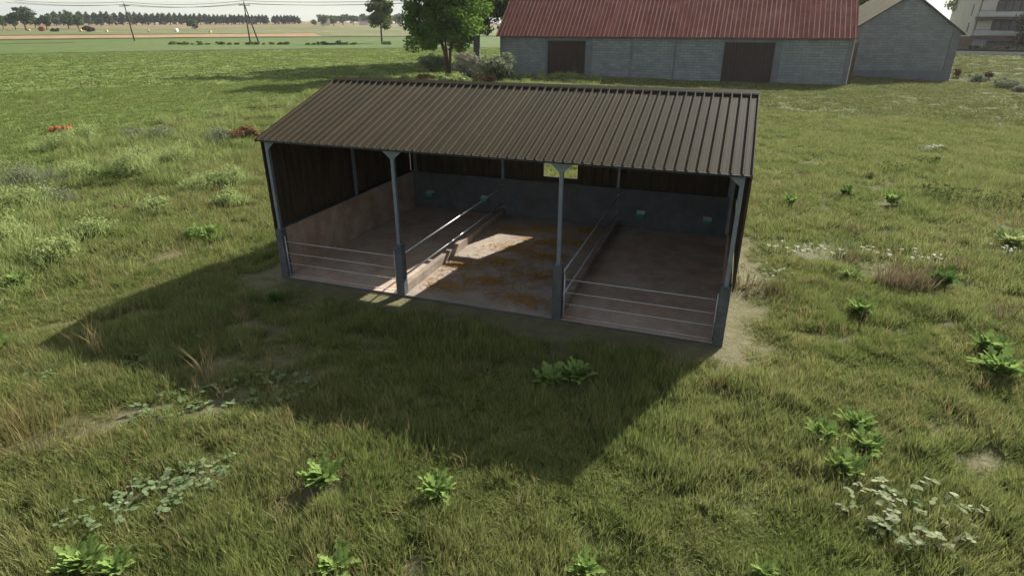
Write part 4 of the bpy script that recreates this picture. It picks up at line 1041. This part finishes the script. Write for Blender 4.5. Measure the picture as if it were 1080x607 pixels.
M['dry_brown'] = leafy('dry_brown_stalks', (.15, .115, .065), (.24, .19, .115), (.30, .25, .16), 1, .2, .8)
for i, (q, n, r_, h0, h1, mt, lb) in enumerate([((222,402),22,.16,.6,1.35,'dry','thin tall dry tuft inside the shed shadow near its lower left'),
        ((106,378),26,.18,.6,1.5,'dry','tall dry tuft at the left tip of the shed shadow'),
        ((86,372),18,.2,.4,1.0,'dry','short dry tuft left of the tall one at the left shadow tip'),
        ((36,470),330,.75,.4,1.25,'dry_olive','wide dry tuft at the lower left edge'),
        ((12,455),240,.5,.4,1.2,'dry_olive','dry tuft cut by the left photo edge'),
        ((100,478),150,.4,.3,.9,'dry_olive','smaller dry tuft right of the wide one at lower left'),
        ((945,304),220,.55,.4,1.25,'dry_brown','big brown tuft of dead grass right of the shed'),
        ((966,306),160,.4,.4,1.2,'dry_brown','brown tuft joined to the right of the big brown tuft'),
        ((893,276),60,.35,.3,.8,'dry_brown','brown tuft left behind the big brown tuft'),
        ((824,314),80,.45,.3,.8,'dry_brown','brown tuft near the shed right wall'),
        ((785,306),90,.45,.3,.8,'dry_brown','brown tuft touching the shed right wall'),
        ((1016,285),50,.45,.4,.9,'dry_brown','thin brown tuft below the dark weeds near the right edge'),
        ((1068,338),70,.5,.4,.9,'dry_brown','brown tuft at the right edge above the two bright plants'),
        ((845,184),50,.5,.3,.8,'dry_brown','brown tuft far behind at right of the roof corner'),
        ((898,246),50,.4,.3,.8,'dry_brown','dark brown tuft between white flowers and bare patch')]):
    tuft(at(*q), n, r_, h0, h1, mt, lb, 500+i, .012 if q[1] > 350 else .022)

# ------------------------------------------------------------------ haze
HAZE = True
if HAZE:
    m = MB(); m.box(-1900, 1900, -200, 1650, -12, 34)
    hz = m.build('haze', None); hz.data.materials.clear()
    hm = bpy.data.materials.new('thin_air'); hm.use_nodes = True; t = hm.node_tree; t.nodes.clear()
    o_ = t.nodes.new('ShaderNodeOutputMaterial'); pv = t.nodes.new('ShaderNodeVolumePrincipled')
    pv.inputs['Color'].default_value = (.93, .96, 1, 1); pv.inputs['Density'].default_value = .00008; pv.inputs['Anisotropy'].default_value = .5
    t.links.new(pv.outputs[0], o_.inputs['Volume']); hz.data.materials.append(hm)
    tag(hz, 'thin pale haze that softens the far fields and tree rows', 'haze', None, 'stuff')

# ------------------------------------------------------------------ camera
cam = bpy.data.cameras.new('camera'); co = bpy.data.objects.new('camera', cam); col.objects.link(co)
cam.sensor_width = 36; cam.lens = 36*F; cam.clip_start = .1; cam.clip_end = 9000
co.location = (0, 0, CH); co.rotation_euler = (math.pi/2-PITCH, 0, 0)
scene.camera = co
